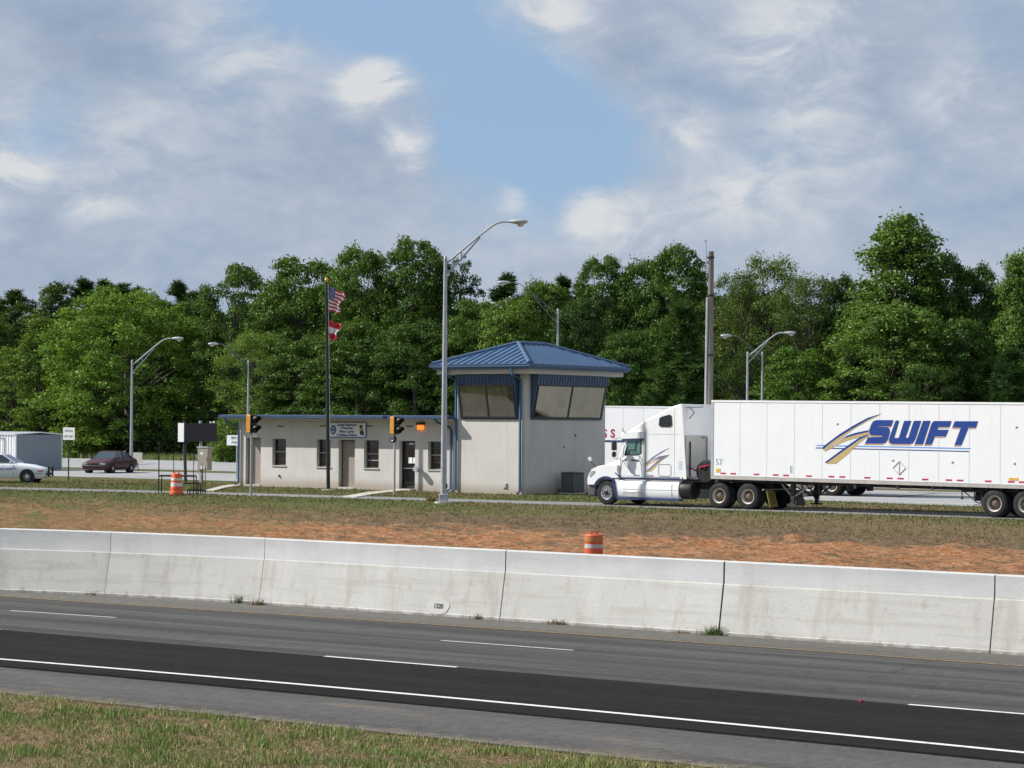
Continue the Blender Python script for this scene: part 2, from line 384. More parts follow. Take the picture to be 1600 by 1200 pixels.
# ------------------------------------------------------------------ world and sun
el = R(40); ratio = 1.7
ld = (FD * ratio + FN).normalized()                     # horizontal way the light travels
to_sun = Vector((-ld.x * math.cos(el), -ld.y * math.cos(el), math.sin(el)))
w = bpy.data.worlds.new('World'); sc.world = w; w.use_nodes = True
wt = w.node_tree; bg = wt.nodes['Background']; bg.inputs['Strength'].default_value = .075
sky = wt.nodes.new('ShaderNodeTexSky'); sky.sky_type = 'NISHITA'; sky.sun_disc = False
sky.sun_elevation = el; sky.sun_rotation = math.atan2(to_sun.x, to_sun.y) % (2 * math.pi); sky.air_density = 1.0; sky.dust_density = .6; sky.ozone_density = 1.5
def wn(t, **k):
    nd = wt.nodes.new(t)
    for a, b in k.items(): setattr(nd, a, b)
    return nd
def wl(a, b): wt.links.new(a, b)
def wm(op, a, b=0.0, clamp=False):
    m = wn('ShaderNodeMath', operation=op, use_clamp=clamp)
    for s_, v in ((m.inputs[0], a), (m.inputs[1], b)):
        if hasattr(v, 'links'): wl(v, s_)
        else: s_.default_value = v
    return m.outputs[0]
def wnoise(vec, scale, detail, rough, dist=0.0):
    nd = wn('ShaderNodeTexNoise'); nd.inputs['Scale'].default_value = scale; nd.inputs['Detail'].default_value = detail
    nd.inputs['Roughness'].default_value = rough; nd.inputs['Distortion'].default_value = dist; wl(vec, nd.inputs['Vector']); return nd.outputs['Fac']
def wstep(v, a, b, lo=0.0, hi=1.0):
    m = wn('ShaderNodeMapRange', interpolation_type='SMOOTHSTEP'); wl(v, m.inputs['Value'])
    m.inputs['From Min'].default_value = a; m.inputs['From Max'].default_value = b; m.inputs['To Min'].default_value = lo; m.inputs['To Max'].default_value = hi
    return m.outputs[0]
wtc = wn('ShaderNodeTexCoord'); wmap = wn('ShaderNodeMapping'); wmap.inputs['Scale'].default_value = (1, 1, 1.9); wl(wtc.outputs['Generated'], wmap.inputs['Vector'])
D0 = wtc.outputs['Generated']; DV = wmap.outputs['Vector']
warp = wn('ShaderNodeTexNoise'); warp.inputs['Scale'].default_value = 14; warp.inputs['Detail'].default_value = 4; wl(DV, warp.inputs['Vector'])
wsub = wn('ShaderNodeVectorMath', operation='SUBTRACT'); wl(warp.outputs['Color'], wsub.inputs[0]); wsub.inputs[1].default_value = (.5, .5, .5)
wsc = wn('ShaderNodeVectorMath', operation='SCALE'); wl(wsub.outputs[0], wsc.inputs[0]); wsc.inputs['Scale'].default_value = .036
wadd = wn('ShaderNodeVectorMath', operation='ADD'); wl(D0, wadd.inputs[0]); wl(wsc.outputs[0], wadd.inputs[1]); DW = wadd.outputs[0]
def blobs(lst):
    """sum of soft round patches of sky, each at the direction of the cloud or gap it stands for"""
    tot = None
    for u, v, r, a in lst:
        c = ray(u, v).normalized(); nd = wn('ShaderNodeVectorMath', operation='DISTANCE'); wl(DW, nd.inputs[0]); nd.inputs[1].default_value = c
        g = wstep(nd.outputs['Value'], 0.0, r / FPX, a, 0.0)
        tot = g if tot is None else wm('ADD', tot, g)
    return tot
n1 = wnoise(DV, 9, 9, .55, .3); n2 = wnoise(DV, 26, 7, .6, .5); n3 = wnoise(DV, 5, 6, .55)
gap = blobs([(580, -20, 200, 1.0), (680, 60, 160, .85), (800, 130, 170, .9), (850, 210, 180, 1.0), (900, 265, 150, .7), (470, 0, 130, .5), (985, 235, 130, .5), (745, 235, 110, .5), (30, 205, 90, .25), (1050, 130, 120, .2), (1190, 270, 150, .3), (330, 130, 120, .12), (750, 330, 160, .3), (380, -10, 130, .35), (90, 190, 120, .3), (1560, 60, 140, .25), (1480, 330, 160, .2), (250, 340, 140, .2)])
puff = blobs([(590, 130, 80, .60), (560, 110, 60, .3), (662, 215, 65, .55), (640, 250, 60, .3), (10, 265, 110, .55), (860, 30, 130, .40), (915, 312, 60, .5), (1240, 60, 200, .35), (800, 310, 40, .4), (1160, 310, 110, .3), (1060, 215, 80, .3), (1300, 230, 160, .25), (370, 90, 160, .25), (200, 250, 150, .25), (130, 310, 60, .3), (30, 150, 160, .15), (1530, 170, 120, .3), (1000, 360, 150, .25), (60, 40, 220, -.1)])
n4 = wnoise(DV, 48, 8, .62, .6); nb = wstep(n2, .36, .66); puff = wm('MULTIPLY', puff, wm('ADD', .25, wm('MULTIPLY', nb, .95)))
dens = wm('ADD', wm('SUBTRACT', wm('ADD', wm('MULTIPLY', n1, 1.0), wm('MULTIPLY', n2, .40)), gap), wm('ADD', wm('MULTIPLY', puff, .8), wm('MULTIPLY', wm('SUBTRACT', n4, .5), .35)))
cover = wstep(dens, -.30, .80)
lum = wm('ADD', wm('ADD', wm('ADD', wm('MULTIPLY', n2, .55), wm('MULTIPLY', wm('SUBTRACT', n4, .5), .30)), wm('MULTIPLY', wm('ADD', n3, n1), .42)), puff)
lum = wm('SUBTRACT', lum, blobs([(150, 85, 190, .20), (560, 235, 150, .14), (1000, 95, 150, .18), (1350, 120, 130, .10), (60, 330, 120, .08), (350, 300, 260, .06), (1450, 300, 200, .05)]))
cr = wn('ShaderNodeValToRGB'); e = cr.color_ramp.elements; e.new(.5); e.new(.7)
for i, (p, c) in enumerate([(.38, (2.7, 3.45, 4.75)), (.60, (3.8, 4.6, 5.9)), (.84, (5.1, 5.8, 6.75)), (1.14, (7.2, 7.4, 7.7))]):
    e[i].position = p / 1.4; e[i].color = (*c, 1)
wl(wm('DIVIDE', lum, 1.4), cr.inputs['Fac'])
blue = wn('ShaderNodeMix', data_type='RGBA', blend_type='MIX'); blue.inputs[0].default_value = .8; wl(sky.outputs['Color'], blue.inputs[6]); blue.inputs[7].default_value = (3.3, 5.0, 7.5, 1)
mx = wn('ShaderNodeMix', data_type='RGBA'); wl(cover, mx.inputs[0]); wl(blue.outputs[2], mx.inputs[6]); wl(cr.outputs['Color'], mx.inputs[7]); wl(mx.outputs[2], bg.inputs['Color'])
sun = bpy.data.lights.new('sun', 'SUN'); sun.energy = 5.0; sun.angle = R(.6); sun.color = (1, .965, .915)
sun_o = bpy.data.objects.new('sun', sun); COL.objects.link(sun_o); sun_o.rotation_euler = to_sun.to_track_quat('Z', 'Y').to_euler(); sun_o.location = (0, 0, 60)
sc.view_settings.view_transform = 'Standard'; sc.view_settings.look = 'None'; sc.view_settings.exposure = 0.35; sc.view_settings.gamma = 1
sc.cycles.max_bounces = 6; sc.cycles.diffuse_bounces = 3; sc.cycles.transparent_max_bounces = 6
HR, FR = -R(35.5), -R(38)
# ------------------------------------------------------------------ terrain (highway frame: x along, y across)
def wall_n(s):
    return 43.37 - .017 * max(0.0, -38 - max(s, -52)) ** 2 - .238 * max(0, min(-52 - s, 12)) * .6
def bankh(s, n):
    wn_ = wall_n(s)
    if n < wn_ + .3: return ZH - .06
    pts = [(wn_ + .3, -1.36), (57.5, -1.08), (66, -.48), (70.5, -.08), (73, 0.0)]
    for (a, za), (b, zb) in zip(pts, pts[1:]):
        if n <= b:
            t = (n - a) / (b - a); return za + (zb - za) * t
    return 0.0
def ground_h(s, n):
    z = bankh(s, n)
    if 46 < n < 73 and -110 < s < 20:
        k = min(1, (n - 46) / 4, (73 - n) / 2.0)
        z += k * (.12 * noise.noise(Vector((s * .35, n * .8, 0))) + .17 * noise.noise(Vector((s * .9, n * 1.7, 3))) + .08 * noise.noise(Vector((s * 3.1, n * 4.0, 6))) - .02)
    if n < 26.55:
        t = max(0, min(1, (26.55 - n) / .3)); q = max(0, min(1, (26.2 - n) / 1.0)); z = ZH - .06 + .075 * t + .05 * q + .07 * q * noise.noise(Vector((s * .8, n * .8, 5)))
    return z
def hw(s, n, z): return HD * s + HN * n + Vector((0, 0, z))
ns = [-200, -60, -10, 8, 14, 17] + list(np.arange(19, 25.9, .4)) + [26.0, 26.1, 26.2, 26.3, 26.4, 26.5, 26.7] + [30, 43.0] + list(np.arange(43.5, 46, .5)) + list(np.arange(46, 57.6, .8)) + list(np.arange(58, 74.2, .3)) + [76, 80, 90, 110, 140, 200, 320, 600, 1200, 2500]
ss = [-2500, -900, -400, -200, -140, -110] + list(np.arange(-95, 8, .45)) + [14, 25, 50, 100, 200, 500, 1200, 2500]
vs = [(s, n, ground_h(s, n)) for n in ns for s in ss]; W_ = len(ss)
fs = [(j * W_ + i, j * W_ + i + 1, (j + 1) * W_ + i + 1, (j + 1) * W_ + i) for j in range(len(ns) - 1) for i in range(W_ - 1)]
mb = MB(); mb.add(vs, fs); tag(mb.build('ground', M['ground'], rz=HR, smooth=180), kind='structure')

# ------------------------------------------------------------------ highway layers
SS = [-1500, -400, -150, -90, -70] + list(np.arange(-60, 2, 2.0)) + [10, 30, 90, 300, 1500]
def strip(name, lo, hi, z, mat, ss=SS, side=False, kind='structure'):
    m = MB(); vs = []; fs = []
    for s in ss: vs += [(s, lo(s), z), (s, hi(s), z)]
    for i in range(len(ss) - 1): fs.append((2 * i, 2 * i + 2, 2 * i + 3, 2 * i + 1))
    m.add(vs, fs)
    if side:
        vs = []; fs = []
        for s in ss: vs += [(s, lo(s) - .015, z - .05), (s, lo(s), z)]
        for i in range(len(ss) - 1): fs.append((2 * i, 2 * i + 2, 2 * i + 3, 2 * i + 1))
        m.add(vs, fs)
    o = m.build(name, mat, rz=HR, smooth=0, fix=False)
    if kind: tag(o, kind=kind)
    return o
def bow(n, k, s0=-28): return lambda s: n - k * min(abs(s - s0), 16) ** 2
n_edge, n_lip, n_solid, n_d2, n_d1 = bow(26.45, .0012, -21), bow(29.36, .0016, -20), bow(30.27, .0026, -21), bow(34.18, 0), bow(38.55, .0022, -27)
n_yel = bow(41.60, .0020, -26)
off = lambda f, d: (lambda s: f(s) + d)
rag = lambda s: n_edge(s) + .10 * noise.noise(Vector((s * 1.7, 0, 9)))
strip('highway', off(n_edge, -.05), off(wall_n, .1), ZH, M['asphalt'])
strip('highway_shoulder', rag, off(n_lip, .1), ZH + .004, M['shoulder'], SS[:5] + list(np.arange(-60, 2, .25)) + SS[-5:])
strip('highway_dark_lane', lambda s: n_lip(s) + .03 * noise.noise(Vector((s * 1.3, 2, 0))), lambda s: n_d2(s) + .04 * noise.noise(Vector((s * .9, 5, 0))), ZH + .035, M['asphaltdark'], SS[:5] + list(np.arange(-60, 2, .25)) + SS[-5:], side=True)
strip('highway_gutter', off(n_yel, .12), off(wall_n, .05), ZH + .005, M['gutter'])
strip('edge_line', off(n_solid, -.075), off(n_solid, .075), ZH + .039, M['markwhite'])
strip('yellow_line', off(n_yel, -.05), off(n_yel, .05), ZH + .009, M['markyellow'])
m = MB()
for s0 in [-28.72 + 12.2 * k for k in range(-8, 6)]:
    m.add([(s0, n_d2(s0) - .06, ZH + .041), (s0 + 3.15, n_d2(s0 + 3) - .06, ZH + .041), (s0 + 3.15, n_d2(s0) + .06, ZH + .041), (s0, n_d2(s0) + .06, ZH + .041)], [(0, 1, 2, 3)])
tag(m.build('lane_dashes', M['markwhite'], rz=HR, smooth=0), kind='structure')
m = MB()
for s0 in [-29.25 + 12.45 * k if k < 1 else -29.25 + 14.6 * k for k in range(-8, 6)]:
    m.add([(s0, n_d1(s0) - .055, ZH + .006), (s0 + 3.3, n_d1(s0 + 3) - .055, ZH + .006), (s0 + 3.3, n_d1(s0 + 3) + .055, ZH + .006), (s0, n_d1(s0) + .055, ZH + .006)], [(0, 1, 2, 3)])
tag(m.build('far_lane_dashes', M['markworn'], rz=HR, smooth=0), kind='structure')

# ------------------------------------------------------------------ concrete barrier wall along the highway
bar = thing('barrier_wall', hw(-30, 43.4, ZH), HR, 'long tall pale concrete barrier wall with sloped foot between highway and clay bank', 'barrier wall')
joints = [-120, -105, -90, -75, -62, -54, -43.45, -38.6, -31.25, -25.45, -19.2, -12.5, -6, 1, 12, 25, 40]
zl = lambda s: -.20 - .0016 * (min(max(s, -50), -10) + 45)
zt = lambda s: .32 - .0034 * (min(max(s, -50), -10) + 46)
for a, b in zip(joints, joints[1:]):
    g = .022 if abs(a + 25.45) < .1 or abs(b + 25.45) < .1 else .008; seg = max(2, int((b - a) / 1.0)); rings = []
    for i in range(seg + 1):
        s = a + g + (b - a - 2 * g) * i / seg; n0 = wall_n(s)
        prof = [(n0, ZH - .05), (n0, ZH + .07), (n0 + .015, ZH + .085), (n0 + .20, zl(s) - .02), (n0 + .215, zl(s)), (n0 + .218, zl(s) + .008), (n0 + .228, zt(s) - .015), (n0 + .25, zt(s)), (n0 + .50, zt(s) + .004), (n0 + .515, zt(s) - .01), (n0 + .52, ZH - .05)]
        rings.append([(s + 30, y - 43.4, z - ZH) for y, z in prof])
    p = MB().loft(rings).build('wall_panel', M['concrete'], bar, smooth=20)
# the joint filler that shows dark in the gaps
m = MB()
rings = []
for s in np.arange(-120, 40.1, 1.0):
    n0 = wall_n(s) + .03
    rings.append([(s + 30, y - 43.4, z - ZH) for y, z in [(n0, ZH - .05), (n0 + .01, ZH + .08), (n0 + .20, zl(s)), (n0 + .215, zt(s) - .02), (n0 + .45, zt(s) - .02), (n0 + .46, ZH - .05)]])
m.loft(rings).build('joint_filler', paint('dark_joint', (.09, .085, .075), .95, .2, 3), bar, smooth=0)
# chainage number on its pale patch
s_c = -33.05; n0 = wall_n(s_c); tilt = math.atan2(.20, (zl(s_c) - .02) - (ZH + .085))
def onface(s, h):   # point on sloped face at height fraction
    n_ = wall_n(s) + .015 + .185 * h; z_ = ZH + .085 + (zl(s) - .02 - ZH - .085) * h
    return Vector((s + 30, n_ - 43.4, z_ - ZH))
hp = .15
pm = MB(); pts = [(.34 * math.cos(t) * (1 + .06 * math.sin(5 * t)), .19 * math.sin(t)) for t in np.linspace(0, 2 * math.pi, 26, endpoint=False)]
pm.add([(x, y, 0) for x, y in pts], [tuple(range(26))])
po = pm.build('number_patch', paint('pale_patch', (.52, .51, .48), .9, .10, 5), bar, smooth=0, fix=False)
po.location = onface(s_c, hp) + Vector((0, -.010, .004)); po.rotation_euler = (R(90) - tilt, 0, 0)
to = text('1320', .155, 'stencil_number', M['ink'], bar, onface(s_c, hp) + Vector((.02, -.016, .005)), (R(90) - tilt, 0, 0), .004, .9)

# ------------------------------------------------------------------ yard roads (yard frame)
def ystrip(name, pts_lo, pts_hi, z, mat):
    """two polylines in (along, across) of the yard frame"""
    m = MB(); n_ = len(pts_lo); m.add([(a, b, z) for a, b in pts_lo] + [(a, b, z) for a, b in pts_hi], [(i, i + 1, n_ + i + 1, n_ + i) for i in range(n_ - 1)])
    return tag(m.build(name, mat, rz=FR, smooth=0, fix=False), kind='structure')
ystrip('scale_lane', [(-400, 60), (-110, 68.4), (-90, 71.4), (-76, 73.7), (-64, 74.7), (-52, 75.3), (-38, 75.9), (0, 76.5), (300, 78)], [(-400, 63), (-110, 71.0), (-90, 74.0), (-79, 76.2), (-66, 77.5), (-52, 79.0), (-38, 79.7), (0, 80.5), (300, 82)], .006, M['lane'])
ystrip('near_lot_road', [(-500, 93), (-110, 92.5), (-70, 92.4), (-60, 90.6), (-48, 88.0), (-20, 87), (300, 87)], [(-500, 109), (-110, 107), (-70, 107), (-60, 107), (-48, 107), (-20, 107), (300, 107)], .006, M['lot'])
ystrip('parking_lot', [(-500, 113.5), (-118, 112), (-60, 110.5), (300, 110.5)], [(-500, 142), (-118, 142), (-60, 140), (300, 138)], .006, M['lot'])
# tar seams across the pale lot
m = MB()
for u0, v0, u1, v1, wd in [(215, 726, 240, 724.5, .25), (1400, 776, 1470, 770, .12), (1330, 762, 1500, 764, .1), (1420, 769, 1600, 774, .08), (100, 745, 330, 746.5, .1), (150, 730, 205, 729, .3)]:
    a, b = G(u0, v0, .011), G(u1, v1, .011); t = (b - a).normalized(); q = Vector((-t.y, t.x, 0)) * wd
    m.add([a - q, b - q, b + q, a + q], [(0, 1, 2, 3)])
tag(m.build('tar_seams', M['asphalt'], smooth=0), kind='structure')
def walk(name, px, z=.10):
    m = MB(); P = [G(u, v, 0) for u, v in px]; m.prism([(p.x, p.y) for p in P], -.05, z, 'xy'); return tag(m.build(name, M['walk'], smooth=0), kind='structure')
walk('sidewalk', [(320, 767.5), (350, 759.5), (374, 757.4), (408, 757), (410, 758.5), (378, 759.2), (352, 763), (334, 768)], .05)
walk('sidewalk', [(535, 777), (575, 770), (615, 766.6), (650, 764.4), (652, 766), (620, 768.6), (585, 773), (556, 778)], .05)
# ------------------------------------------------------------------ weigh station building (x along the lane, y away)
BO = (0.62, 107.78)
bld = thing('station_building', (BO[0], BO[1], 0), FR, 'low stucco weigh station office with a blue-roofed observation tower at its right end', 'building')
TW, TD = 4.2, 6.3
# tower
m = MB(); m.box(-TW, 0, 0, TD, -.1, 3.47)
for x in (-TW, -.36):
    for y in (0, TD - .36): m.box(x, x + .36, y, y + .36, 3.47, 5.58)
m.box(-TW + .08, -.08, .08, TD - .08, 3.47, 5.58); m.build('tower_wall', M['stucco'], bld)
def bay(kind):
    """window bay leaning out at the top; built facing -y then turned for the right side"""
    if kind == 'front': L0, L1 = -TW + .36, -.36; T = Matrix.Identity(4)
    else: L0, L1 = .36, TD - .36; T = Matrix(((0, -1, 0, 0), (1, 0, 0, 0), (0, 0, 1, 0), (0, 0, 0, 1)))   # (x,y)->( -y, x)
    def lean(z): return -.06 - .235 * (z - 3.5) / 1.0 * .85
    prof = [(.05, 3.48), (-.05, 3.48), (lean(5.57), 5.57), (.05, 5.57)]
    def push(mb): mb.v = [tuple(T @ Vector(p)) for p in mb.v]; return mb
    b = push(MB().prism(prof, L0, L1, 'yz')).build('window_bay', M['bluedark'], bld, smooth=0)
    g0, g1 = L0 + .10, L1 - .10; z0, z1 = 3.60, 5.03; mid = (g0 + g1) / 2
    for a, c in ((g0 + .03, mid - .045), (mid + .045, g1 - .03)):
        p = MB(); p.add([(a, lean(z0) - .012, z0), (c, lean(z0) - .012, z0), (c, lean(z1) - .012, z1), (a, lean(z1) - .012, z1)], [(0, 1, 2, 3)])
        push(p).build('glass_pane', M['glasstower'], b, smooth=0, fix=False)
    fr = MB()
    def bar_(a, c, za, zb): fr.prism([(lean(za) + .01, za), (lean(za) - .04, za), (lean(zb) - .04, zb), (lean(zb) + .01, zb)], a, c, 'yz')
    bar_(g0, g0 + .06, z0, z1); bar_(g1 - .06, g1, z0, z1); bar_(mid - .045, mid + .045, z0, z1)
    bar_(g0 - .03, g1 + .03, z0 - .07, z0 - .002); bar_(g0 - .03, g1 + .03, z1 + .002, z1 + .06)
    push(fr).build('window_frame', M['black'], b, smooth=0)
    rb = MB(); nr = int((L1 - L0) / .21)
    for i in range(nr + 1):
        a = L0 + .02 + (L1 - L0 - .06) * i / nr
        rb.prism([(lean(5.12) + .01, 5.12), (lean(5.12) - .03, 5.12), (lean(5.56) - .03, 5.56), (lean(5.56) + .01, 5.56)], a, a + .035, 'yz')
    push(rb).build('ribbed_panel', M['blue'], b, smooth=0)
bay('front'); bay('side')
m = MB(); m.box(-TW - .62, .62, -.62, TD + .62, 5.582, 5.80); m.build('soffit_band', M['tanband'], bld)
ov = .8; ze, zr = 6.04, 7.10; x0, x1, y0, y1 = -TW - ov, ov, -ov, TD + ov; hw_ = (x1 - x0) / 2; xr = (x0 + x1) / 2; ya, yb = y0 + hw_, y1 - hw_
m = MB(); m.box(x0, x1, y0, y1, 5.803, ze)
m.add([(x0, y0, ze), (x1, y0, ze), (x1, y1, ze), (x0, y1, ze), (xr, ya, zr), (xr, yb, zr)], [(0, 1, 4), (1, 2, 5, 4), (2, 3, 5), (3, 0, 4, 5)])
rf = m.build('tower_roof', M['blue'], bld, smooth=0)
m = MB(); sl = (zr - ze) / hw_
k = 0.0
for x in np.arange(x0 + .3, x1 - .1, .41):
    ln = hw_ - abs(x - xr); m.tube([(x, y0, ze + .02), (x, y0 + ln, ze + sl * ln + .02)], .034, 4)
for y in np.arange(y0 + .3, y1 - .1, .41):
    ln = min(hw_, y - y0, y1 - y); m.tube([(x1, y, ze + .02), (x1 - ln, y, ze + sl * ln + .02)], .034, 4); m.tube([(x0, y, ze + .02), (x0 + ln, y, ze + sl * ln + .02)], .034, 4)
m.build('roof_seams', M['blue'], rf, smooth=0)
m = MB()
for a, b in (((x0, y0, ze), (xr, ya, zr)), ((x1, y0, ze), (xr, ya, zr)), ((x1, y1, ze), (xr, yb, zr)), ((x0, y1, ze), (xr, yb, zr)), ((xr, ya, zr), (xr, yb, zr))):
    m.tube([Vector(a) + Vector((0, 0, .03)), Vector(b) + Vector((0, 0, .03))], .095, 6)
m.build('ridge_cap', M['blue'], rf, smooth=0)
m = MB(); m.box(x0 - .09, x1 + .09, y0 - .09, y0 - .004, ze - .13, ze - .01); m.box(x1 + .004, x1 + .09, y0 + .0, y1 + .09, ze - .13, ze - .01); m.box(x0 - .09, x1 + .09, y0 - .11, y0 - .094, ze - .03, ze + .005)
m.build('gutter', M['blue'], rf, smooth=0)
def downspout(pts, name='downspout'):
    m = MB(); m.tube(pts, .062, 4); return m.build(name, M['blue'], bld, smooth=0)
downspout([(-.24, -.80, 5.85), (-.24, -.76, 5.55), (-.24, -.10, 5.3), (-.24, -.085, .15), (-.24, -.28, .05)])
downspout([(-TW + .12, -.80, 5.85), (-TW + .12, -.76, 5.55), (-TW + .12, -.10, 5.3), (-TW + .12, -.085, .15), (-TW + .02, -.28, .05)])
m = MB(); m.box(-1.28, -1.05, -.05, .001, .28, .52); m.box(-1.24, -1.09, -.07, -.052, .32, .48); m.build('outlet_box', M['tanband'], bld)
for y, z, s_ in ((3.9, 2.75, .05), (3.0, 2.2, .035)): MB().lathe([(0, .03), (s_, .03), (s_ + .02, 0)], 'x', (0.0, y, z), 10).build('wall_cap', M['rust'], bld)
# office wing: front wall with real openings
ops = [(-18.29, -17.22, .10, 2.47, 'tan'), (-16.41, -15.46, 1.09, 2.43, 'win'), (-13.36, -12.41, 1.07, 2.43, 'win'), (-11.88, -10.81, .10, 2.43, 'tan'),
       (-10.21, -9.25, 1.06, 2.42, 'win3'), (-7.93, -6.93, .10, 2.41, 'glass'), (-6.11, -5.16, 1.06, 2.40, 'win')]
m = MB(); xa = -18.8; WY = .3
for a, b, z0, z1, k in ops:
    m.box(xa, a, WY, WY + .3, -.1, 3.46); m.box(a, b, WY, WY + .3, z1, 3.46); m.box(a, b, WY, WY + .3, -.1, z0); xa = b
m.box(xa, -TW - .004, WY, WY + .3, -.1, 3.46); m.box(-18.8, -18.5, WY + .3, 7.3, -.1, 3.46); m.box(-18.5, -TW - .004, 7.0, 7.3, -.1, 3.46)
m.build('office_wall', M['stucco'], bld, smooth=0)
for a, b, z0, z1, k in ops:
    yb_ = WY + .24
    if k == 'tan':
        d = MB().box(a + .06, b - .06, yb_ + .02, yb_ + .06, z0, z1 - .06).build('door', M['tandoor'], bld, smooth=0)
        f = MB(); f.box(a, a + .06, yb_ - .03, yb_ + .06, z0, z1); f.box(b - .06, b, yb_ - .03, yb_ + .06, z0, z1); f.box(a + .06, b - .06, yb_ - .03, yb_ + .06, z1 - .06, z1); f.build('door_frame', M['bronze'], d, smooth=0)
        h = MB(); h.lathe([(0, -.08), (.03, -.07), (.035, -.05), (.015, -.03), (.03, 0)], 'y', (a + .14, yb_ + .02, z0 + .98), 10); h.build('door_knob', M['chrome'], d)
        MB().box(a - .02, b + .02, WY - .06, WY + .02, z0 - .14, z0 - .003).build('threshold', M['walk'], d, smooth=0)
    elif k == 'glass':
        d = MB().box(a + .05, b - .05, yb_ + .01, yb_ + .05, z0, z1 - .05).build('glass_door', M['glassdark'], bld, smooth=0)
        f = MB(); f.box(a, a + .08, yb_ - .03, yb_ + .06, z0, z1); f.box(b - .08, b, yb_ - .03, yb_ + .06, z0, z1); f.box(a + .08, b - .08, yb_ - .03, yb_ + .06, z1 - .09, z1); f.box(a + .08, b - .08, yb_ - .03, yb_ + .06, z0, z0 + .14); f.box(a + .08, b - .08, yb_ - .025, yb_ + .06, 1.0, 1.07)
        f.build('door_frame', M['black'], d, smooth=0)
        MB().box(a + .12, b - .02, yb_ - .07, yb_ - .035, 1.075, 1.105).build('push_bar', M['alu'], d, smooth=0)
        for q in (.38, .68): MB().box(a + q, a + q + .25, yb_ - .004, yb_ + .008, 1.33, 1.62).build('paper_notice', M['signwhite'], d, smooth=0)
        MB().box(a + .46, a + .76, yb_ - .036, yb_ - .031, z1 - .17, z1 - .10).build('door_plate', M['signwhite'], d, smooth=0)
        MB().box(a - .03, b + .05, WY - .2, WY + .02, z0 - .14, z0 - .003).build('threshold', M['walk'], d, smooth=0)
    else:
        g = MB().box(a + .03, b - .03, yb_ - .02, yb_ + .03, z0, z1).build('window', M['glassdark'], bld, smooth=0)
        f = MB(); f.box(a, a + .05, yb_ - .05, yb_ + .04, z0, z1); f.box(b - .05, b, yb_ - .05, yb_ + .04, z0, z1); f.box(a + .05, b - .05, yb_ - .05, yb_ + .04, z1 - .06, z1); f.box(a + .05, b - .05, yb_ - .05, yb_ + .04, z0, z0 + .05); f.build('window_frame', M['bronze'], g, smooth=0)
        r = MB(); zm = (z0 + z1) / 2 + .02; r.box(a + .055, b - .055, yb_ - .055, yb_ - .02, zm - .022, zm + .022)
        if k == 'win3': r.box(a + .06, b - .06, yb_ - .045, yb_ - .021, z0 + .36, z0 + .40)
        for q in (.25, .75): r.box(a + .06, b - .06, yb_ - .03, yb_ - .0205, z0 + (z1 - z0) * q - .008, z0 + (z1 - z0) * q + .008, 1)
        r.build('meeting_rail', [M['galv'], M['bronze']], g, smooth=0)
        MB().box(a - .03, b + .03, WY - .05, WY + .2, z0 - .05, z0 - .003).build('window_sill', M['tanband'], g, smooth=0)
m = MB(); m.prism([(-.50, 3.47), (-.50, 3.60), (-.46, 3.64), (7.8, 3.66), (7.8, 3.5), (.2, 3.47)], -19.3, -TW - .006, 'yz'); lr = m.build('office_roof', M['bluemid'], bld, smooth=0)
m = MB(); m.box(-19.38, -TW - .006, -.60, -.505, 3.49, 3.545); m.box(-19.38, -TW - .006, -.60, -.505, 3.565, 3.63); m.box(-19.38, -TW - .006, -.585, -.502, 3.545, 3.565); m.build('gutter', M['bluemid'], lr, smooth=0)
m = MB(); m.box(-19.2, -TW - .006, -.46, WY - .003, 3.40, 3.467); m.build('soffit', M['tanband'], bld, smooth=0)
downspout([(-19.0, -.52, 3.5), (-19.0, -.50, 3.36), (-18.74, .15, 3.0), (-18.70, .21, 2.85), (-18.70, .21, .15), (-18.78, .02, .05)])
downspout([(-5.05, -.52, 3.5), (-5.0, -.50, 3.36), (-4.66, .15, 3.08), (-4.62, .21, 2.9), (-4.62, .21, .15), (-4.75, .02, .05)])
for u, v in ((438, 666), (505, 665.5), (577, 665.5), (640, 666)):
    x, z = PH(u, v, BO, .3); MB().box(x - .22, x + .22, WY - .012, WY + .01, z - .035, z + .035).build('wall_vent', M['bronze'], bld, smooth=0)
b = MB(); b.box(-6.72, -6.36, .16, .29, 2.95, 3.19); bc = b.build('warning_beacon', M['beacon'], bld, bevel=.03)
MB().box(-6.76, -6.32, .12, .299, 3.195, 3.30).build('beacon_hood', M['black'], bc, smooth=0)
x, z = PH(653, 733, BO, .1); ic = MB().box(-.13, .13, -.12, .12, -.11, .11, M=Matrix.Translation((x, .02, z)) @ Matrix.Rotation(R(18), 4, 'Y')).build('intercom_box', M['galv'], bld, smooth=0)
MB().box(x - .05, x + .02, .12, .30, z + .02, z + .07).build('bracket_arm', M['galv'], ic, smooth=0)
x, z = PH(401, 681, BO, .3); MB().box(x - .2, x + .14, .17, .295, z - .05, z + .07).build('wall_light', M['signwhite'], bld, bevel=.02)
m = MB(); m.tube([(-15.9, WY - .03, .62), (-15.9, WY - .03, .52)], .05, 6); m.build('hose_bib', M['bronze'], bld)
